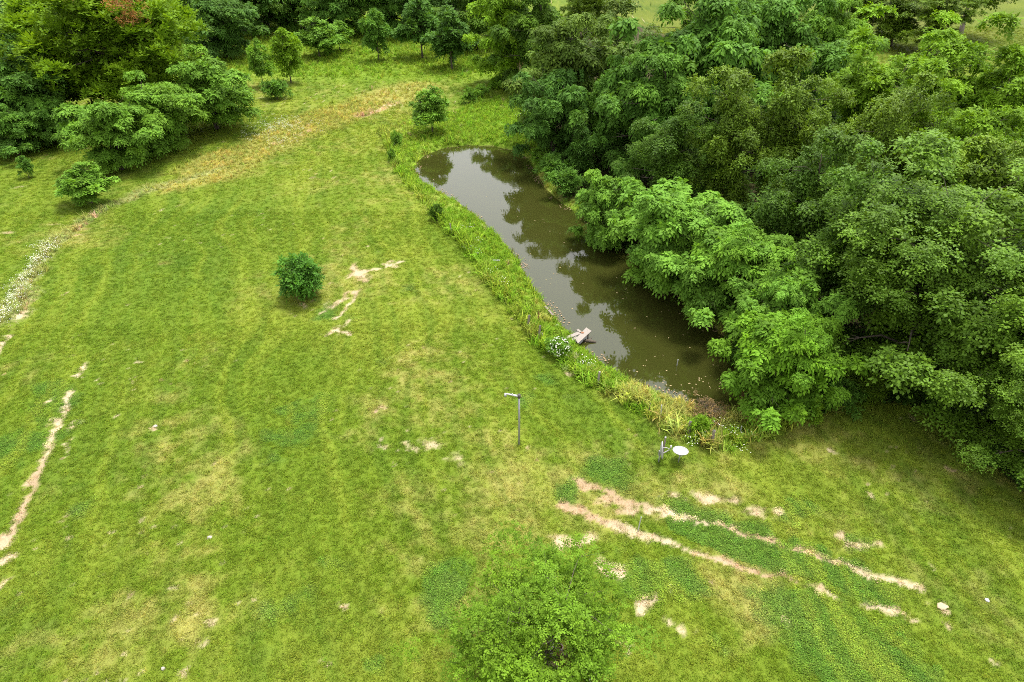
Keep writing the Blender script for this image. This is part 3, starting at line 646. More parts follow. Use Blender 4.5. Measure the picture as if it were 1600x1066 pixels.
# --- pond edge
G = 'leafy trees overhanging the pond'
tree('pond_tree', 'bright green layered tree overhanging the far half of the pond', 'layer0', 948, 318, 3.2, 3.0, 7.0, T_POND, group=G)
tree('pond_tree', 'broad layered green tree leaning over the middle of the pond', 'layer1', 1055, 372, 3.6, 4.2, 8.2, T_POND, group=G)
tree('pond_tree', 'layered green tree filling the gap beside the broad pond tree', 'layer2', 1145, 428, 3.4, 3.5, 7.4, T_POND, group=G)
tree('pond_tree', 'rounded green tree just behind the yellow-green tree at the near pond corner', 'layer0', 1228, 488, 3.4, 3.0, 7.0, T_POND, group=G)
tree('pond_tree', 'bright yellow-green tree standing at the near corner of the pond', 'layer2', 1224, 570, 2.9, 3.0, 6.6, (0.115, 0.245, 0.020), group=G)
# --- the wood right of the pond
G = 'trees of the wood beside the pond'
W_ = [
 ('broad',1455,455,6.0,6.3,13.0,T_BROAD,'huge dark glossy-leaved tree in front of the near end of the wood'),
 ('dense1',1340,400,6.0,4.0,12.0,T_DARK,'dark tree with a shadowy gap beneath it behind the pond corner'),
 ('broad',1605,555,4.5,4.8,10.0,T_BROAD,'dark green tree cut by the frame above the shaded lawn edge'),
 ('broad',1632,675,2.6,3.6,7.0,T_BROAD,'lowest tree at the frame edge with branches reaching over the lawn'),
 ('feather0',1360,165,9.0,5.2,15.0,T_YEL,'bright yellow-green tree near the middle of the wood'),
 ('feather1',1475,150,9.0,5.4,15.0,T_YEL,'bright feathery tree in front of the pale trunk in the field'),
 ('feather2',1575,190,8.0,5.0,14.0,T_YEL,'bright feathery tree at the frame edge under the far field'),
 ('feather1',1480,278,7.5,4.2,13.5,T_YEL,'bright spreading tree above the huge dark glossy-leaved one'),
 ('feather2',1592,320,7.0,4.0,13.0,T_SPRING,'light green tree at the frame edge beside the huge dark one'),
 ('dense1',1385,270,7.0,3.7,13.5,T_OLIVE,'olive tree with flecks of light between the bright trees'),
 ('tall0',1095,95,11.0,6.0,18.0,T_MID,'tallest drooping green tree rising over the middle of the pond'),
 ('tall1',1205,75,11.0,6.2,18.0,T_MID,'tall drooping tree beside the tallest, in the middle of the wood'),
 ('tall2',1295,50,10.0,5.0,16.0,T_SPRING,'light green tall tree standing toward the far field'),
 ('dense0',1140,235,7.0,3.7,13.0,T_OLIVE,'olive-dark tree behind the broad pond tree'),
 ('dense2',1235,210,8.0,3.9,14.5,T_OLIVE,'olive tree under the two tall drooping trees'),
 ('dense2',1262,320,6.5,3.5,12.0,T_DARK,'very dark tree behind the layered trees of the near pond shore'),
 ('tall2',1035,165,8.0,4.4,14.0,T_MID,'drooping mid-green tree left of the tallest one'),
 ('tall0',890,115,8.0,5.0,14.5,T_GREY,'grey-green tree near the far end of the pond'),
 ('dense2',965,85,8.0,5.0,14.0,T_GREY,'grey-green tree with dense flat leaves below the field gap'),
 ('layer1',865,185,4.5,3.9,9.5,T_BLUE,'blue-green lower tree beside the far pond corner'),
 ('layer2',965,185,5.0,4.0,10.5,T_MID,'mid-green layered tree behind the two slender cedars'),
 ('dense0',1050,255,5.0,3.6,9.5,T_DARK,'dark low tree right of the slender cedars'),
 ('tall2',845,55,8.0,5.0,15.0,T_DARK,'dark tree where the wood meets the far meadow'),
 ('tall0',790,45,8.0,4.6,15.0,T_YEL,'yellow-green hanging tree at the far corner of the wood'),
 ('feather1',920,15,8.0,5.0,14.0,T_OLIVE,'olive treetop cut by the upper frame above the grey-green trees'),
 ('tall1',1120,5,9.0,5.5,16.0,T_SPRING,'treetop cut by the upper frame behind the tallest tree'),
 ('dense1',1210,-10,9.0,5.5,15.0,T_OLIVE,'olive treetop cut by the upper frame in the middle of the wood'),
 ('dense0',1540,372,6.0,4.0,12.0,T_OLIVE,'olive-green tree against the frame edge behind the huge dark one'),
]
for k, u, v, zc, R, H, c, lab in W_: tree('wood_tree', lab, k, u, v, zc, R, H, c, group=G)
tree('cedar', 'slender cedar closest to the water at the far pond shore', 'cedar', 905, 245, 2.0, 1.5, 5.5, T_BLUE, group='slender cedars by the pond')
tree('cedar', 'taller slender cedar standing in front of a dark hollow', 'cedar', 955, 225, 3.0, 1.6, 6.5, T_BLUE, group='slender cedars by the pond')
# --- far side: the belt along the top
G = 'trees of the far belt'
B_ = [
 ('tall0',745,30,7.0,5.0,14.0,T_DARK,'dark tree of the far belt behind the small tree with a thin trunk'),
 ('dense0',660,25,6.0,5.0,13.0,T_BLUE,'blue-green tree of the far belt hanging over the meadow corner'),
 ('tall2',600,15,7.0,5.0,14.0,T_MID,'mid-green tree of the far belt behind the pointed sapling'),
 ('dense1',555,10,7.0,5.0,14.0,T_DARK,'dark tree of the far belt above the meadow'),
 ('layer0',520,25,6.0,5.0,11.0,T_MID,'layered tree of the far belt behind the twin orchard trees'),
 ('dense2',470,10,7.0,6.0,14.0,T_DARK,'very dark tree of the far belt above the pale saplings'),
 ('layer1',430,20,6.0,5.5,12.0,T_MID,'mid-green tree of the far belt above the pair of saplings'),
 ('dense1',385,15,7.0,6.0,14.0,T_BLUE,'blue-green tree of the far belt right of the big oak'),
 ('layer2',345,60,5.0,5.5,11.0,T_BLUE,'blue-green layered tree close behind the big oak'),
 ('tall0',320,10,8.0,6.0,16.0,T_DARK,'dark treetop touching the big oak at the upper frame'),
 ('tall1',705,0,8.0,5.0,15.0,T_BLUE,'treetop cut by the upper frame over the meadow corner'),
 ('dense1',630,-10,9.0,6.0,16.0,T_DARK,'treetop cut by the upper frame above the pointed sapling'),
 ('tall0',500,-15,9.0,6.0,16.0,T_MID,'treetop cut by the upper frame above the twin orchard trees'),
 ('dense0',420,-15,9.0,6.0,16.0,T_DARK,'treetop cut by the upper frame above the pair of saplings'),
]
for k, u, v, zc, R, H, c, lab in B_: tree('belt_tree', lab, k, u, v - 15, zc, R*1.1, H, c, group=G)
# --- left: the oak and the thicket in front of it
oak = tree('oak_tree', 'big spreading yellow-green oak with a clump of rust-brown dead leaves', 'oak', 185, 85, 8.0, 10.5, 17.0, T_OAK, rz=0.6)
G = 'thicket trees before the oak'
tree('thicket_tree', 'lowest layered tree of the thicket, closest to the unmown strip', 'layer1', 172, 208, 3.8, 4.2, 7.6, T_SPRING, group=G)
tree('thicket_tree', 'middle layered tree of the thicket in front of the oak', 'layer2', 245, 178, 4.0, 4.5, 8.4, T_SPRING, group=G)
tree('thicket_tree', 'highest layered tree of the thicket beside the meadow', 'layer0', 325, 142, 4.6, 5.2, 9.4, T_SPRING, group=G)
G = 'dark trees at the left frame edge'
L_ = [
 ('layer0',60,140,5.0,5.0,10.0,T_BLUE,'dark green layered tree under the oak near the frame edge'),
 ('layer1',5,150,5.0,5.5,10.5,T_MID,'mid-green layered tree cut by the frame edge beside the oak'),
 ('layer2',15,205,2.6,3.2,5.5,T_MID,'low bushy tree at the frame edge above the small meadow'),
 ('layer0',85,185,2.8,3.2,6.0,T_MID,'low bushy tree between the oak and the thicket'),
 ('dense0',40,40,7.0,7.0,15.0,T_BLUE,'dark tree standing behind the oak at the corner of the picture'),
 ('dense1',-30,70,7.0,7.0,14.0,T_BLUE,'dark tree mostly outside the frame behind the layered ones'),
 ('dense1',100,0,9.0,7.0,16.0,T_DARK,'treetop behind the oak at the upper frame'),
]
for k, u, v, zc, R, H, c, lab in L_: tree('edge_tree', lab, k, u, v, zc, R, H, c, group=G)
# --- single small trees and bushes in the meadow
tree('round_bush', 'round dark green bush alone in the middle of the lawn', 'bush0', 476, 463, 0, 1.85, 3.3, (0.070, 0.180, 0.024), 'bush', base=True)
tree('shrub', 'small dark shrub beside the pond fence', 'bush0', 682, 344, 0, 0.65, 1.5, T_DARK, 'shrub', base=True)
tree('young_tree', 'leafy young tree at the far left corner of the pond', 'young0', 676, 208, 0, 2.3, 5.4, T_SPRING, base=True)
tree('young_tree', 'small tree on a thin stem at the end of the unmown strip', 'young1', 143, 316, 0, 2.2, 3.9, T_SPRING, base=True)
tree('young_tree', 'tiny sapling in the small meadow near the frame edge', 'young2', 45, 276, 0, 0.8, 2.4, T_MID, base=True)
tree('young_tree', 'left one of the pair of pale saplings by the far belt', 'young0', 412, 137, 0, 1.8, 6.5, T_SPRING, base=True)
tree('young_tree', 'taller right one of the pair of pale saplings by the far belt', 'young2', 455, 130, 0, 2.4, 8.0, T_YEL, base=True)
tree('shrub', 'rounded shrub at the foot of the pair of pale saplings', 'bush1', 433, 155, 0, 1.7, 2.5, T_MID, 'shrub', base=True)
tree('orchard_tree', 'left one of the twin orchard trees on short trunks', 'young1', 500, 92, 0, 3.6, 6.5, T_SPRING, base=True)
tree('orchard_tree', 'right smaller one of the twin orchard trees', 'young0', 532, 82, 0, 2.6, 5.0, T_SPRING, base=True)
tree('young_tree', 'pointed dark sapling standing alone on the meadow slope', 'young2', 592, 96, 0, 2.5, 8.5, T_MID, base=True)
tree('young_tree', 'rounded small tree with a thin trunk at the meadow corner', 'young1', 706, 108, 0, 3.6, 9.5, T_BLUE, base=True)
tree('young_tree', 'wide low tree left of the small tree with a thin trunk', 'young0', 660, 92, 0, 3.6, 10.0, T_BLUE, base=True)
for u, v, r, h, lab in ((735,160,1.2,2.0,'dark shrub in the old fence line by the far pond bank'), (752,150,1.0,1.6,'smaller shrub next to the dark one in the old fence line'), (790,138,1.8,2.2,'low shrub at the end of the old fence line near the wood'),
        (620,232,0.7,1.8,'shrub grown around the fence post at the far left bank'), (613,252,0.5,1.3,'scraggy shrub below the post at the far left bank')):
    tree('shrub', lab, 'bush%d' % (1 + (u % 2)), u, v, 0, r, h, T_SPRING, 'shrub', base=True)
for u, v, r, h, c, lab in ((845,255,1.3,1.8,T_SPRING,'light green bush on the far right pond bank'), (862,275,1.4,2.0,T_MID,'mid-green bush between the light bush and the cedars'), (885,300,1.6,2.2,T_MID,'bush at the water below the slender cedar'), (850,225,1.6,2.6,T_MID,'tall bush at the far corner of the wood and pond'),
        (1300,632,1.3,1.5,T_MID,'low bush right of the yellow-green pond corner tree'), (1345,618,1.5,1.4,T_OLIVE,'olive bush at the wood edge near the pond corner'), (1400,600,1.6,1.5,T_DARK,'dark bush in the shade below the huge dark tree'), (1195,640,0.9,1.2,T_MID,'small bush under the yellow-green pond corner tree'), (1255,648,1.1,1.3,T_YEL,'bright bush at the foot of the yellow-green pond corner tree')):
    tree('shrub', lab, 'bush%d' % (1 + (u % 2)), u, v, 0, r, h, c, 'shrub', base=True)
tree('brush', 'brown-leaved brush on the near shore of the pond', 'twiggy', 1108, 648, 0, 1.1, 0.7, (0.16, 0.115, 0.055), 'shrub', base=True)
tree('brush', 'sparse brown-leaved brush in the water beside the yellow-green tree', 'twiggy', 1172, 638, 0, 0.8, 1.2, (0.22, 0.12, 0.06), 'shrub', base=True)
tree('shrub', 'bright green weed clump in the fence corner by the satellite dishes', 'bush2', 1092, 678, 0, 0.6, 1.1, T_YEL, 'shrub', base=True)
# field tree with pale trunk, far right
tree('field_tree', 'tree with a pale bare trunk alone in the far field', 'highstem', 1498, 60, 0, 7.0, 14.0, T_OLIVE, base=True)
tree('field_tree', 'olive field tree behind the bright yellow-green tree in the wood', 'dense1', 1330, 70, 0, 6.0, 12.0, T_OLIVE, base=True)
tree('field_tree', 'bushy field tree second from the one with the pale bare trunk', 'dense0', 1390, 74, 0, 6.0, 11.0, T_OLIVE, base=True)
tree('field_tree', 'field tree next to the one with the pale bare trunk', 'feather1', 1450, 84, 0, 5.5, 11.0, T_OLIVE, base=True)
# foreground tree below the drone
tree('foreground_tree', 'open yellow-green tree seen from above at the bottom of the picture', 'open', 846, 996, 2.8, 3.7, 5.4, (0.112, 0.210, 0.016), rz=0.4)

# ------------------------------------------------------------------ rust-brown dead clump in the oak
def on_ray(u, v, y):
    a, b = (u - 800) / FPX, (533 - v) / FPX
    t = y / (CP + b*SP); return Vector((a*t, y, CAM_H + (-SP + b*CP)*t))
bpy.context.view_layer.update()
for u, v, r in ((198, 20, 1.9), (209, 42, 1.5), (116, 4, 1.2)):
    p = on_ray(u, v, oak.location.y - 7.0)
    me = KINDS['twiggy'][0]
    child('dead_foliage', me, oak, loc=oak.matrix_world.inverted() @ p, scale=(r/1.5, r/1.5, r*1.1/1.5), color=(0.26, 0.135, 0.05) if u > 150 else (0.26, 0.24, 0.07))

# ------------------------------------------------------------------ small things
def rise(base, v_top):
    """height of a point above the ground spot `base` that is seen at image row v_top"""
    b = (533 - v_top) / FPX; y = base[1]
    return CAM_H + y*(b*CP - SP)/(CP + b*SP)
def hold(name, label, cat, u, v, z=None, group=None):
    x, y = at(u, v, 0 if z is None else z)
    return thing(name, label, cat, (x, y, hz(x, y) if z is None else z), group)

# lamp post
t = hold('lamp_post', 'thin grey lamp post with a short arm alone on the lawn', 'lamp post', 811, 695)
hh = rise(at(811, 695), 618); px_m = 0.0345
MB().tube([(0,0,-0.2),(0,0,hh*0.5),(-0.02,0,hh)], [0.062,0.058,0.052], 10).build('pole', M_STEEL, t, True)
arm = MB().tube([(0.0,0,hh-0.07),(-0.36,0.0,hh+0.02),(-0.74,0.02,hh+0.10)], [0.062,0.05,0.03], 8).build('arm', M_WHITE, t, True);
MB().tube([(-0.72,0.02,hh+0.10),(-0.72,0.02,hh+0.02),(-0.72,0.02,hh-0.08)], [0.05,0.075,0.06], 10).build('lamp_head', M_WHITE, arm, True)
MB().tube([(-0.02,0,hh-0.16),(-0.02,0,hh+0.05)], [0.085,0.085], 8).build('bracket', M_DARKMETAL, t, True)
MB().tube([(-0.36,0.0,hh+0.06),(-0.36,0,hh+0.12)], [0.03,0.02], 6).build('photocell', M_WHITE, arm, True)

def dish(t, center, normal, rx, ry, roll_up=Vector((0,0,1)), depth=0.09):
    n = Vector(normal).normalized(); a = roll_up.cross(n).normalized(); b = n.cross(a)
    V = []; Fc = []; rings = 5; seg = 28
    for side in (0, 1):
        for i in range(rings + 1):
            f = i/rings
            for k in range(seg):
                th = 2*math.pi*k/seg
                V.append(Vector(center) + a*(rx*f*math.cos(th)) + b*(ry*f*math.sin(th)) + n*(depth*(f*f - 0.6) - side*0.018))
    off = (rings+1)*seg
    for i in range(rings):
        for k in range(seg):
            q = (i*seg+k, i*seg+(k+1) % seg, (i+1)*seg+(k+1) % seg, (i+1)*seg+k)
            Fc.append(q); Fc.append(tuple(x+off for x in reversed(q)))
    for k in range(seg): Fc.append((rings*seg+k, rings*seg+(k+1) % seg, off+rings*seg+(k+1) % seg, off+rings*seg+k))
    rf = mesh_obj('reflector', V, Fc, M_DISH, t, True)
    rim = [Vector(center) + a*(rx*math.cos(2*math.pi*k/seg)) + b*(ry*math.sin(2*math.pi*k/seg)) + n*(depth*0.4) for k in range(seg+1)]
    MB().tube(rim, 0.016, 6, cap=False).build('rim', M_WHITE, rf, True)
    return n, a, b
# dish lying open to the sky
t = hold('satellite_dish', 'round white satellite dish tilted up to the sky on a short pole', 'satellite dish', 1060, 722)
MB().tube([(0,0,-0.15),(0,0,0.34),(0.06,0.06,0.52)], 0.026, 8).build('pole', M_STEEL, t, True)
dish(t, (0.04, 0.10, 0.70), (0.02, 0.16, 1.0), 0.39, 0.41, Vector((0, 1, 0)), 0.07)
MB().box((0.03,0.03,0.50), (0.10,0.10,0.13), Matrix.Rotation(0.4, 3, 'X')).build('bracket', M_WHITE, t)
MB().tube([(0.03,-0.02,0.48),(0.06,-0.18,0.58)], 0.02, 6).build('mount_strut', M_WHITE, t)
# dish turned edge-on
t = hold('satellite_dish', 'white satellite dish seen edge-on with its feed arm pointing at the round dish', 'satellite dish', 1029, 722)
MB().tube([(0,0,-0.15),(0,0,0.55)], 0.028, 8).build('pole', M_STEEL, t, True)
dish(t, (0.06, 0.0, 0.86), (1.0, -0.14, 0.10), 0.38, 0.50, Vector((0, 0, 1)), 0.10)
MB().tube([(0.06,0,0.62),(0.25,0,0.70),(0.50,0,0.90),(0.52,0,1.05)], [0.03,0.028,0.026,0.03], 8).build('feed_arm', M_WHITE, t, True)
MB().tube([(0.10,0.05,0.98),(0.28,0.03,1.0),(0.49,0.0,0.93)], 0.018, 6).build('support_strut', M_WHITE, t, True)
MB().box((0.52,0,1.08), (0.08,0.07,0.13)).build('feed_head', M_WHITE, t)
MB().box((-0.02,0,0.66), (0.09,0.12,0.30)).build('bracket', M_STEEL, t)
t = hold('wooden_post', 'grey wooden post right behind the edge-on satellite dish', 'post', 1034, 716)
MB().tube([(0,0,-0.2),(0.01,0.01,0.6),(0.02,0.0,rise(at(1034,716),683))], [0.06,0.057,0.05], 7).build('shaft', M_POST, t)
MB().tube([(0.02,0.0,rise(at(1034,716),683)-0.01),(0.02,0,rise(at(1034,716),683)+0.02)], [0.056,0.045], 7).build('cap', M_STEEL, t)

# fence posts and stakes
POSTS = [
 ('fence_post', 617, 234, 616, 222, 0.10, M_POST, 'grey wooden fence post at the far left pond bank'),
 ('fence_post', 706, 367, 703, 349, 0.05, M_WOOD, 'thin pale crooked fence post beside the small dark shrub'),
 ('fence_post', 825, 515, 827, 493, 0.085, M_POST, 'stout wooden fence post among dead weeds near the broken dock'),
 ('fence_post', 841, 507, 842, 486, 0.028, M_RUST, 'thin rusty post between dead weeds and the water'),
 ('fence_post', 842, 532, 844, 509, 0.075, M_POST, 'wooden fence post with a brace beside the broken dock'),
 ('fence_post', 934, 602, 937, 581, 0.07, M_WOOD, 'pale wooden fence post right of the white flowering shrub'),
 ('fence_post', 974, 624, 974, 608, 0.022, M_DARKMETAL, 'thin dark post half hidden in bank weeds'),
 ('fence_post', 1014, 648, 1016, 630, 0.024, M_DARKMETAL, 'thin dark post next to the slim white one'),
 ('fence_post', 1032, 656, 1034, 633, 0.035, M_WHITE, 'slim white bent post on the near pond bank'),
 ('fence_post', 1075, 681, 1079, 659, 0.085, M_POST, 'tilted wooden post in tan weeds above the edge-on dish'),
 ('fence_post', 1112, 696, 1116, 673, 0.09, M_POST, 'thick grey post with a dark top near the round dish'),
 ('fence_post', 1156, 680, 1159, 666, 0.035, M_STEEL, 'short grey post at the right end of the bank weeds'),
 ('stake', 997, 828, 1002, 808, 0.026, M_WHITE, 'white leaning stake standing on the bare wheel track'),
]
for nm, u, v, u2, v2, r, mt, lab in POSTS:
    t = hold(nm, lab, 'post' if nm == 'fence_post' else 'stake', u, v, group='old posts along the pond fence' if nm == 'fence_post' else None)
    b0 = at(u, v); h = rise(b0, v2)
    x2, _ = at(u2, v2, h); dx = x2 - b0[0]; zz = t.location.z
    MB().tube([(0,0,-0.25),(dx*.5, 0.01, (h-zz)*.5),(dx, 0, h-zz)], [r*1.08, r, r*0.92], 8).build('shaft', mt, t)
    if mt is M_POST: MB().tube([(dx,0,h-zz-0.02),(dx+0.004,0,h-zz+0.025)], [r*0.96, r*0.6], 8).build('weathered_top', M_DARKMETAL, t)
t = hold('brace_pole', 'thin pole propped against the wooden post beside the broken dock', 'pole', 854, 537)
a2 = at(846, 518, 0.5); MB().tube([(0,0,-0.05),(a2[0]-t.location.x, a2[1]-t.location.y-0.3, 0.62)], 0.028, 6).build('shaft', M_WOOD, t)
t = hold('stake', 'slim white stake standing in the pond water', 'stake', 1057, 573, WL-0.1); MB().tube([(0,0,-0.6),(0.03,0,0.55)], 0.03, 7).build('shaft', M_WHITE, t)
t = hold('stake', 'rusty stake at the water edge of the near bank', 'stake', 1012, 612, -0.4); MB().tube([(0,0,-0.4),(0,0,0.5)], 0.045, 7).build('shaft', M_RUST, t)

# broken dock
dk = hold('broken_dock', 'broken wooden dock of grey planks at the pond edge', 'dock', 890, 528, -0.22)
def slab(name, corners, z0, z1, th, mat, parent):
    zs = (z0, z1, z1, z0); V = []
    for (u, v), z in zip(corners, zs):
        x, y = at(u, v, z); V.append(Vector((x, y, z)) - parent.location)
    V += [p - Vector((0, 0, th)) for p in V]
    Fc = [(0,1,2,3),(7,6,5,4),(0,4,5,1),(1,5,6,2),(2,6,7,3),(3,7,4,0)]
    o = mesh_obj(name, V, Fc, mat, parent)
    if o.data.polygons[0].normal.z < 0: o.data.flip_normals()
    return o
slab('plank', [(868.5,532),(903,518.3),(907,521.5),(874,535.2)], -0.16, -0.10, 0.05, M_WOOD, dk)
slab('plank', [(879,537),(900,525.5),(902.5,527.5),(883,538.5)], -0.18, -0.13, 0.05, M_WOOD, dk)
slab('end_board', [(916,511.8),(899,529.5),(903,536.5),(924.3,517.3)], -0.06, -0.10, 0.05, M_WOOD, dk)
slab('plank', [(900.5,515.6),(903.5,514.2),(909,518),(906,519.4)], -0.18, -0.16, 0.05, M_WOOD, dk)
for (u, v) in ((905, 519), (919, 521), (902, 533)):
    x, y = at(u, v, -0.16); p = Vector((x, y, 0)) - Vector((dk.location.x, dk.location.y, 0))
    MB().tube([(p.x, p.y, -0.9), (p.x, p.y, 0.02)], 0.05, 7).build('pile', M_POST, dk)
x, y = at(910, 520, -0.07); MB().tube([(x-dk.location.x, y-dk.location.y, 0.13), (x-dk.location.x, y-dk.location.y, 0.165)], 0.11, 10).build('cleat_plate', M_RUST, dk)
def plank(name, label, cat, a, b, w, th, z, mat):
    (x0, y0), (x1, y1) = at(*a, z), at(*b, z); L = math.hypot(x1-x0, y1-y0)
    t = thing(name, label, cat, ((x0+x1)/2, (y0+y1)/2, max(z, hz((x0+x1)/2, (y0+y1)/2))), None, math.atan2(y1-y0, x1-x0))
    MB().box((0, 0, th/2+0.1), (L, w, th), jitter=0.01).build('board', mat, t)
    MB().tube([(-L*.42,0,0.12),(L*.42,0.01,0.12+th)], th*.4, 5).build('split_edge', mat, t)
plank('driftwood_board', 'dark weathered board lying on the bank above the broken dock', 'board', (852,482), (864,495), 0.16, 0.07, -0.1, M_POST)
plank('white_board', 'short white board lying in the bank grass under the far shrub', 'board', (770,409), (781,409), 0.10, 0.05, 0.05, M_WHITE)
slog = hold('mossy_log', 'dark wet log in the water under the end of the broken dock', 'log', 921, 534, WL+0.02)
MB().tube([(-0.4,0.1,-0.02),(0.0,0.02,0.05),(0.45,-0.05,-0.02)], [0.10,0.13,0.08], 8).build('bole', M_BARK, slog, True)
MB().tube([(0.0,0.02,0.05),(0.2,0.22,0.26)], [0.05,0.02], 6).build('branch_stub', M_BARK, slog, True)

def rock(name, label, u, v, r, mat, seed, cat='stone', flat=0.7, dz=0.06):
    import bmesh
    bm = bmesh.new(); bmesh.ops.create_icosphere(bm, subdivisions=2, radius=1); rr = random.Random(seed)
    ph = [rr.uniform(0, 6) for _ in range(6)]
    for q in bm.verts:
        n = q.co.normalized(); k = 1 + .16*math.sin(3*n.x+ph[0])+.14*math.sin(4*n.y+ph[1])+.12*math.sin(5*n.z+ph[2]) + .05*math.sin(9*n.x+7*n.y+ph[3])
        q.co = Vector((n.x*r*k*1.15, n.y*r*k*0.9, n.z*r*k*flat))
    me = bpy.data.meshes.new(name); bm.to_mesh(me); bm.free(); me.materials.append(mat)
    x, y = at(u, v); o = bpy.data.objects.new(name, me); COL.objects.link(o); o.location = (x, y, hz(x, y) + r*flat*0.5 + dz*0); tag(o, label, cat)
    return o
rock('pale_rock', 'pale block-shaped rock right of the trunk under the foreground tree', 918, 1058, 0.17, M_STONE, 1)
rock('pale_rock', 'small pale stone left of the block-shaped rock at the bottom frame edge', 893, 1059, 0.08, M_STONE, 2)
rock('pale_rock', 'pale rounded stone near the broken dock and driftwood board', 871, 504, 0.16, M_STONE, 3)
rock('pale_rock', 'light stone beside the driftwood board on the bank', 852, 493, 0.12, M_STONE, 4)
rock('pale_rock', 'small white stone alone in the lawn left of the lamp post', 243, 666, 0.10, M_STONE, 5)
rock('pale_rock', 'small tan stone on the lawn above the bottom left corner', 327, 838, 0.09, M_STONE, 6)
rock('pale_rock', 'little stone in dry grass at the bottom left', 254, 1043, 0.08, M_STONE, 7)
rock('pale_rock', 'white scrap-like stone in the grass near the right frame edge', 1543, 937, 0.09, M_WHITE, 8)
rock('pale_rock', 'oval tan stone beside the end of the wheel tracks', 1474, 946, 0.20, mat_simple('tan_stone', (0.42, 0.33, 0.21), 0.9, 0.15, 6.0), 9, flat=0.35)
# block and pot under the foreground tree
t = hold('concrete_block', 'pale hollow concrete block beside the clay pot under the foreground tree', 'block', 861, 1019)
for dx, dy, sx, sy in ((-0.075,0,0.04,0.19),(0.075,0,0.04,0.19),(0,0.075,0.11,0.04),(0,-0.075,0.11,0.04)):
    MB().box((dx,dy,0.50),(sx,sy,0.16)).build('web', M_STONE, t)
MB().box((0,0,0.20),(0.12,0.12,0.44)).build('plinth', M_STONE, t)
t = hold('clay_pot', 'round brown clay pot with a dark inside under the foreground tree', 'pot', 873, 1022)
prof = [(0.07,0),(0.12,0.25),(0.135,0.5),(0.15,0.52),(0.15,0.56),(0.125,0.56),(0.115,0.5),(0.06,0.2),(0.0,0.2)]
V = []; Fc = []; sg = 16
for r, z in prof:
    for k in range(sg): V.append((r*math.cos(2*math.pi*k/sg), r*math.sin(2*math.pi*k/sg), z))
for i in range(len(prof)-1):
    for k in range(sg): Fc.append((i*sg+k, i*sg+(k+1) % sg, (i+1)*sg+(k+1) % sg, (i+1)*sg+k))
mesh_obj('pot_wall', V, Fc, M_RUST, t, True)
MB().tube([(0.15*math.cos(2*math.pi*k/16), 0.15*math.sin(2*math.pi*k/16), 0.56) for k in range(17)], 0.016, 6, cap=False).build('rim', M_STONE, t, True)

# white flowering shrub
fs = tree('flowering_shrub', 'small shrub full of white blossom beside the broken dock', 'bush1', 873, 556, 0, 0.7, 1.2, T_SPRING, 'shrub', base=True)
rg = np.random.default_rng(9); V = []; Fc = []
for i in range(170):
    d = unit(rg.normal(size=3)); d[2] = abs(d[2]); p = d*np.array([0.72, 0.72, 0.85])*rg.uniform(0.85, 1.1) + np.array([0, 0, 0.42]); s_ = rg.uniform(0.03, 0.06); b = len(V)
    a_ = unit(np.cross(d, [0.2, 0.4, 0.9])); c_ = np.cross(d, a_)
    V += [p+a_*s_, p+c_*s_, p-a_*s_, p-c_*s_, p+d*s_*.5]; Fc += [(b,b+1,b+4),(b+1,b+2,b+4),(b+2,b+3,b+4),(b+3,b,b+4)]
mesh_obj('blossom', V, Fc, M_PETAL, fs)

# floating leaves and litter (uncountable)
def leaf_litter(name, label, pts, smin, smax, mat, seed):
    rg = np.random.default_rng(seed); V = []; Fc = []
    for (x, y, z) in pts:
        s_ = rg.uniform(smin, smax); a_ = rg.uniform(0, 6.28); c, q = math.cos(a_), math.sin(a_); b = len(V); w = rg.uniform(.4, .8); h = rg.uniform(0, .25)*s_
        V += [(x+c*s_, y+q*s_, z+h), (x-q*s_*w, y+c*s_*w, z), (x-c*s_, y-q*s_, z+h*.5), (x+q*s_*w, y-c*s_*w, z)]; Fc += [(b,b+1,b+2),(b,b+2,b+3)]
    o = mesh_obj(name, V, Fc, mat); tag(o, label, 'leaves', kind='stuff'); return o
rg = np.random.default_rng(12); pts = []
xs = [p[0] for p in POND]; ys = [p[1] for p in POND]
cand = np.stack([rg.uniform(min(xs), max(xs), 9000), rg.uniform(min(ys), max(ys), 9000)], 1)
sdc = sdf(cand[:, 0], cand[:, 1], POND); cl = fbm(cand[:, 0], cand[:, 1], 51, 3, 3.0)
ny_ = at(1000, 600, WL)[1]
pr = 0.18*np.exp(-np.maximum(0, cand[:, 1]-ny_)/9.0)*(0.15+2.6*sst(.45, .7, cl)) + 0.006
for (x, y), sd_, p_ in zip(cand, sdc, pr):
    if sd_ < -0.15 and rg.uniform() < p_: pts.append((x, y, WL+0.012))
leaf_litter('floating_leaves', 'yellow fallen leaves floating on the pond', pts, 0.03, 0.085, M_DEADLEAF, 3)
pts = []
cand = np.stack([rg.uniform(min(xs)-1, max(xs)+1, 60000), rg.uniform(min(ys)-1, max(ys)+1, 60000)], 1)
sdc = sdf(cand[:, 0], cand[:, 1], POND); cl = fbm(cand[:, 0], cand[:, 1], 53, 3, 1.6)
m_ = (sdc > -0.45) & (sdc < 0.35) & (rg.uniform(size=len(cand)) < 0.7*sst(.46, .66, cl))
zz = np.maximum(height(cand[m_, 0], cand[m_, 1]), WL) + 0.03
pts = [(x, y, z) for (x, y), z in zip(cand[m_], zz)]
leaf_litter('bank_litter', 'tan dead leaves and stems washed up along the pond edge', pts, 0.03, 0.09, mat_simple('tan_litter', (0.29, 0.20, 0.11), 0.9, 0.4, 2.0), 4)

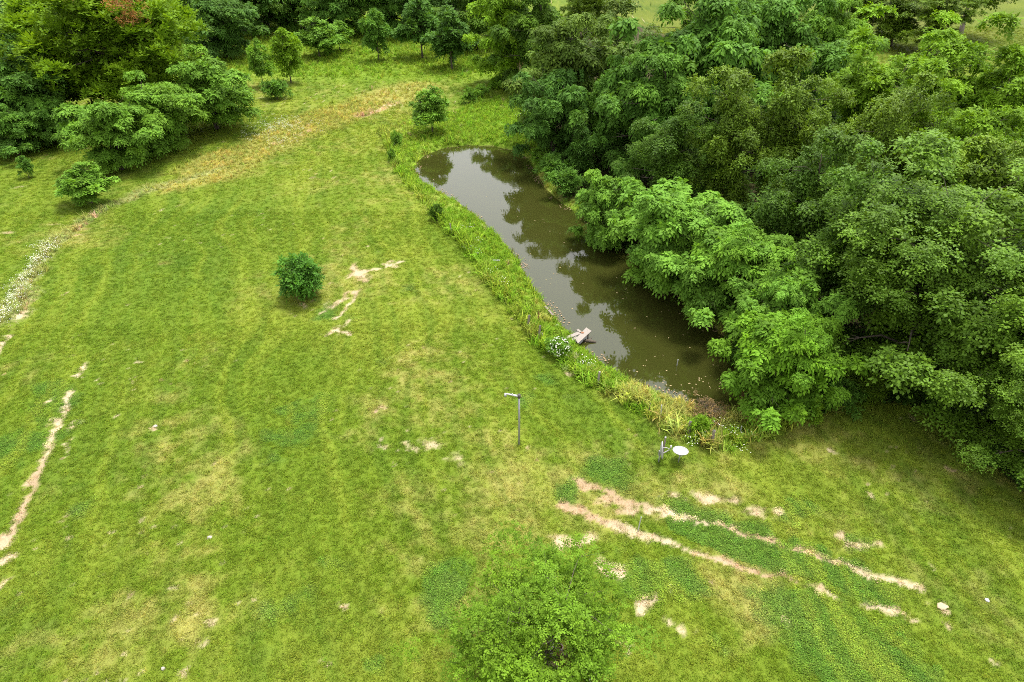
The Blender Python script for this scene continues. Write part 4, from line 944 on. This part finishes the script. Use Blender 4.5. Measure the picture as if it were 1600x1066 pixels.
# white wildflowers on the unmown strips, tiny ones in the clover
def flower_tuft(name, n, h, spread, s_, seed):
    rg = np.random.default_rng(seed); V = []; Fc = []
    for i in range(n):
        a_ = rg.uniform(0, 6.28); r = spread*math.sqrt(rg.uniform()); x, y, z = r*math.cos(a_), r*math.sin(a_), h*rg.uniform(.6, 1.1); q = s_*rg.uniform(.6, 1.2); b = len(V)
        V += [(x+q, y, z), (x, y+q, z), (x-q, y, z), (x, y-q, z), (x, y, z+q*.4), (x, y, 0.0)]; Fc += [(b,b+1,b+4),(b+1,b+2,b+4),(b+2,b+3,b+4),(b+3,b,b+4)]
    return np_mesh(name, np.array(V), np.array(Fc), M_PETAL)
fl_src = [flower_tuft('flower_tuft%d' % i, 12, 0.5, 0.40, 0.028, 90+i) for i in range(3)]
def along(px_pts, n, w, seed):
    rg = np.random.default_rng(seed); P_ = ats(px_pts); o = []
    for i in range(n):
        k = rg.integers(0, len(P_)-1); t_ = rg.uniform(); a_, b_ = P_[k], P_[k+1]
        x, y = a_[0]+(b_[0]-a_[0])*t_ + rg.normal(0, w), a_[1]+(b_[1]-a_[1])*t_ + rg.normal(0, w); o.append((x, y, hz(x, y)))
    return np.array(o)
fp = np.concatenate([along([(88,378),(60,410),(35,450),(10,485),(-10,505)], 130, 0.55, 1), along([(400,210),(440,195),(470,200),(420,225)], 110, 1.6, 2), along([(895,562),(925,575)], 7, 0.3, 3), along([(845,150),(860,170),(820,180)], 30, 1.2, 4), along([(720,360),(745,395),(800,460)], 12, 0.5, 5), along([(1090,690),(1150,685)], 7, 0.5, 6)])
instancer('white_wildflowers', 'white wildflowers scattered through the unmown strips and bank', 'wildflowers', fp, np.ones((len(fp), 3)), np.random.default_rng(4).uniform(.6, 1.2, len(fp)), fl_src, 6, 0.1)

# undergrowth beneath the wood and belt edges
und_src = [tuft_mesh('weed_tuft%d' % i, 40, 0.16, 0.16, 0.028, 0.3, 110+i, flat=True) for i in range(3)]
P = scatter(np.random.default_rng(8), [(24, 60, 4), (60, 110, 1.6)])
F = ground_fields(P[:, 0], P[:, 1]); ok = (F['wood'] > 0.3) & (F['n1'] > 0.38)
rg = np.random.default_rng(14)
cc = np.array([0.06, 0.13, 0.018])[None]*rg.uniform(0.6, 1.4, (ok.sum(), 1))
instancer('undergrowth', 'low leafy undergrowth on the shaded floor of the wood', 'undergrowth', np.stack([P[ok, 0], P[ok, 1], height(P[ok, 0], P[ok, 1])], 1), cc, rg.uniform(2.0, 5.0, ok.sum()), und_src, 7, 0.2)
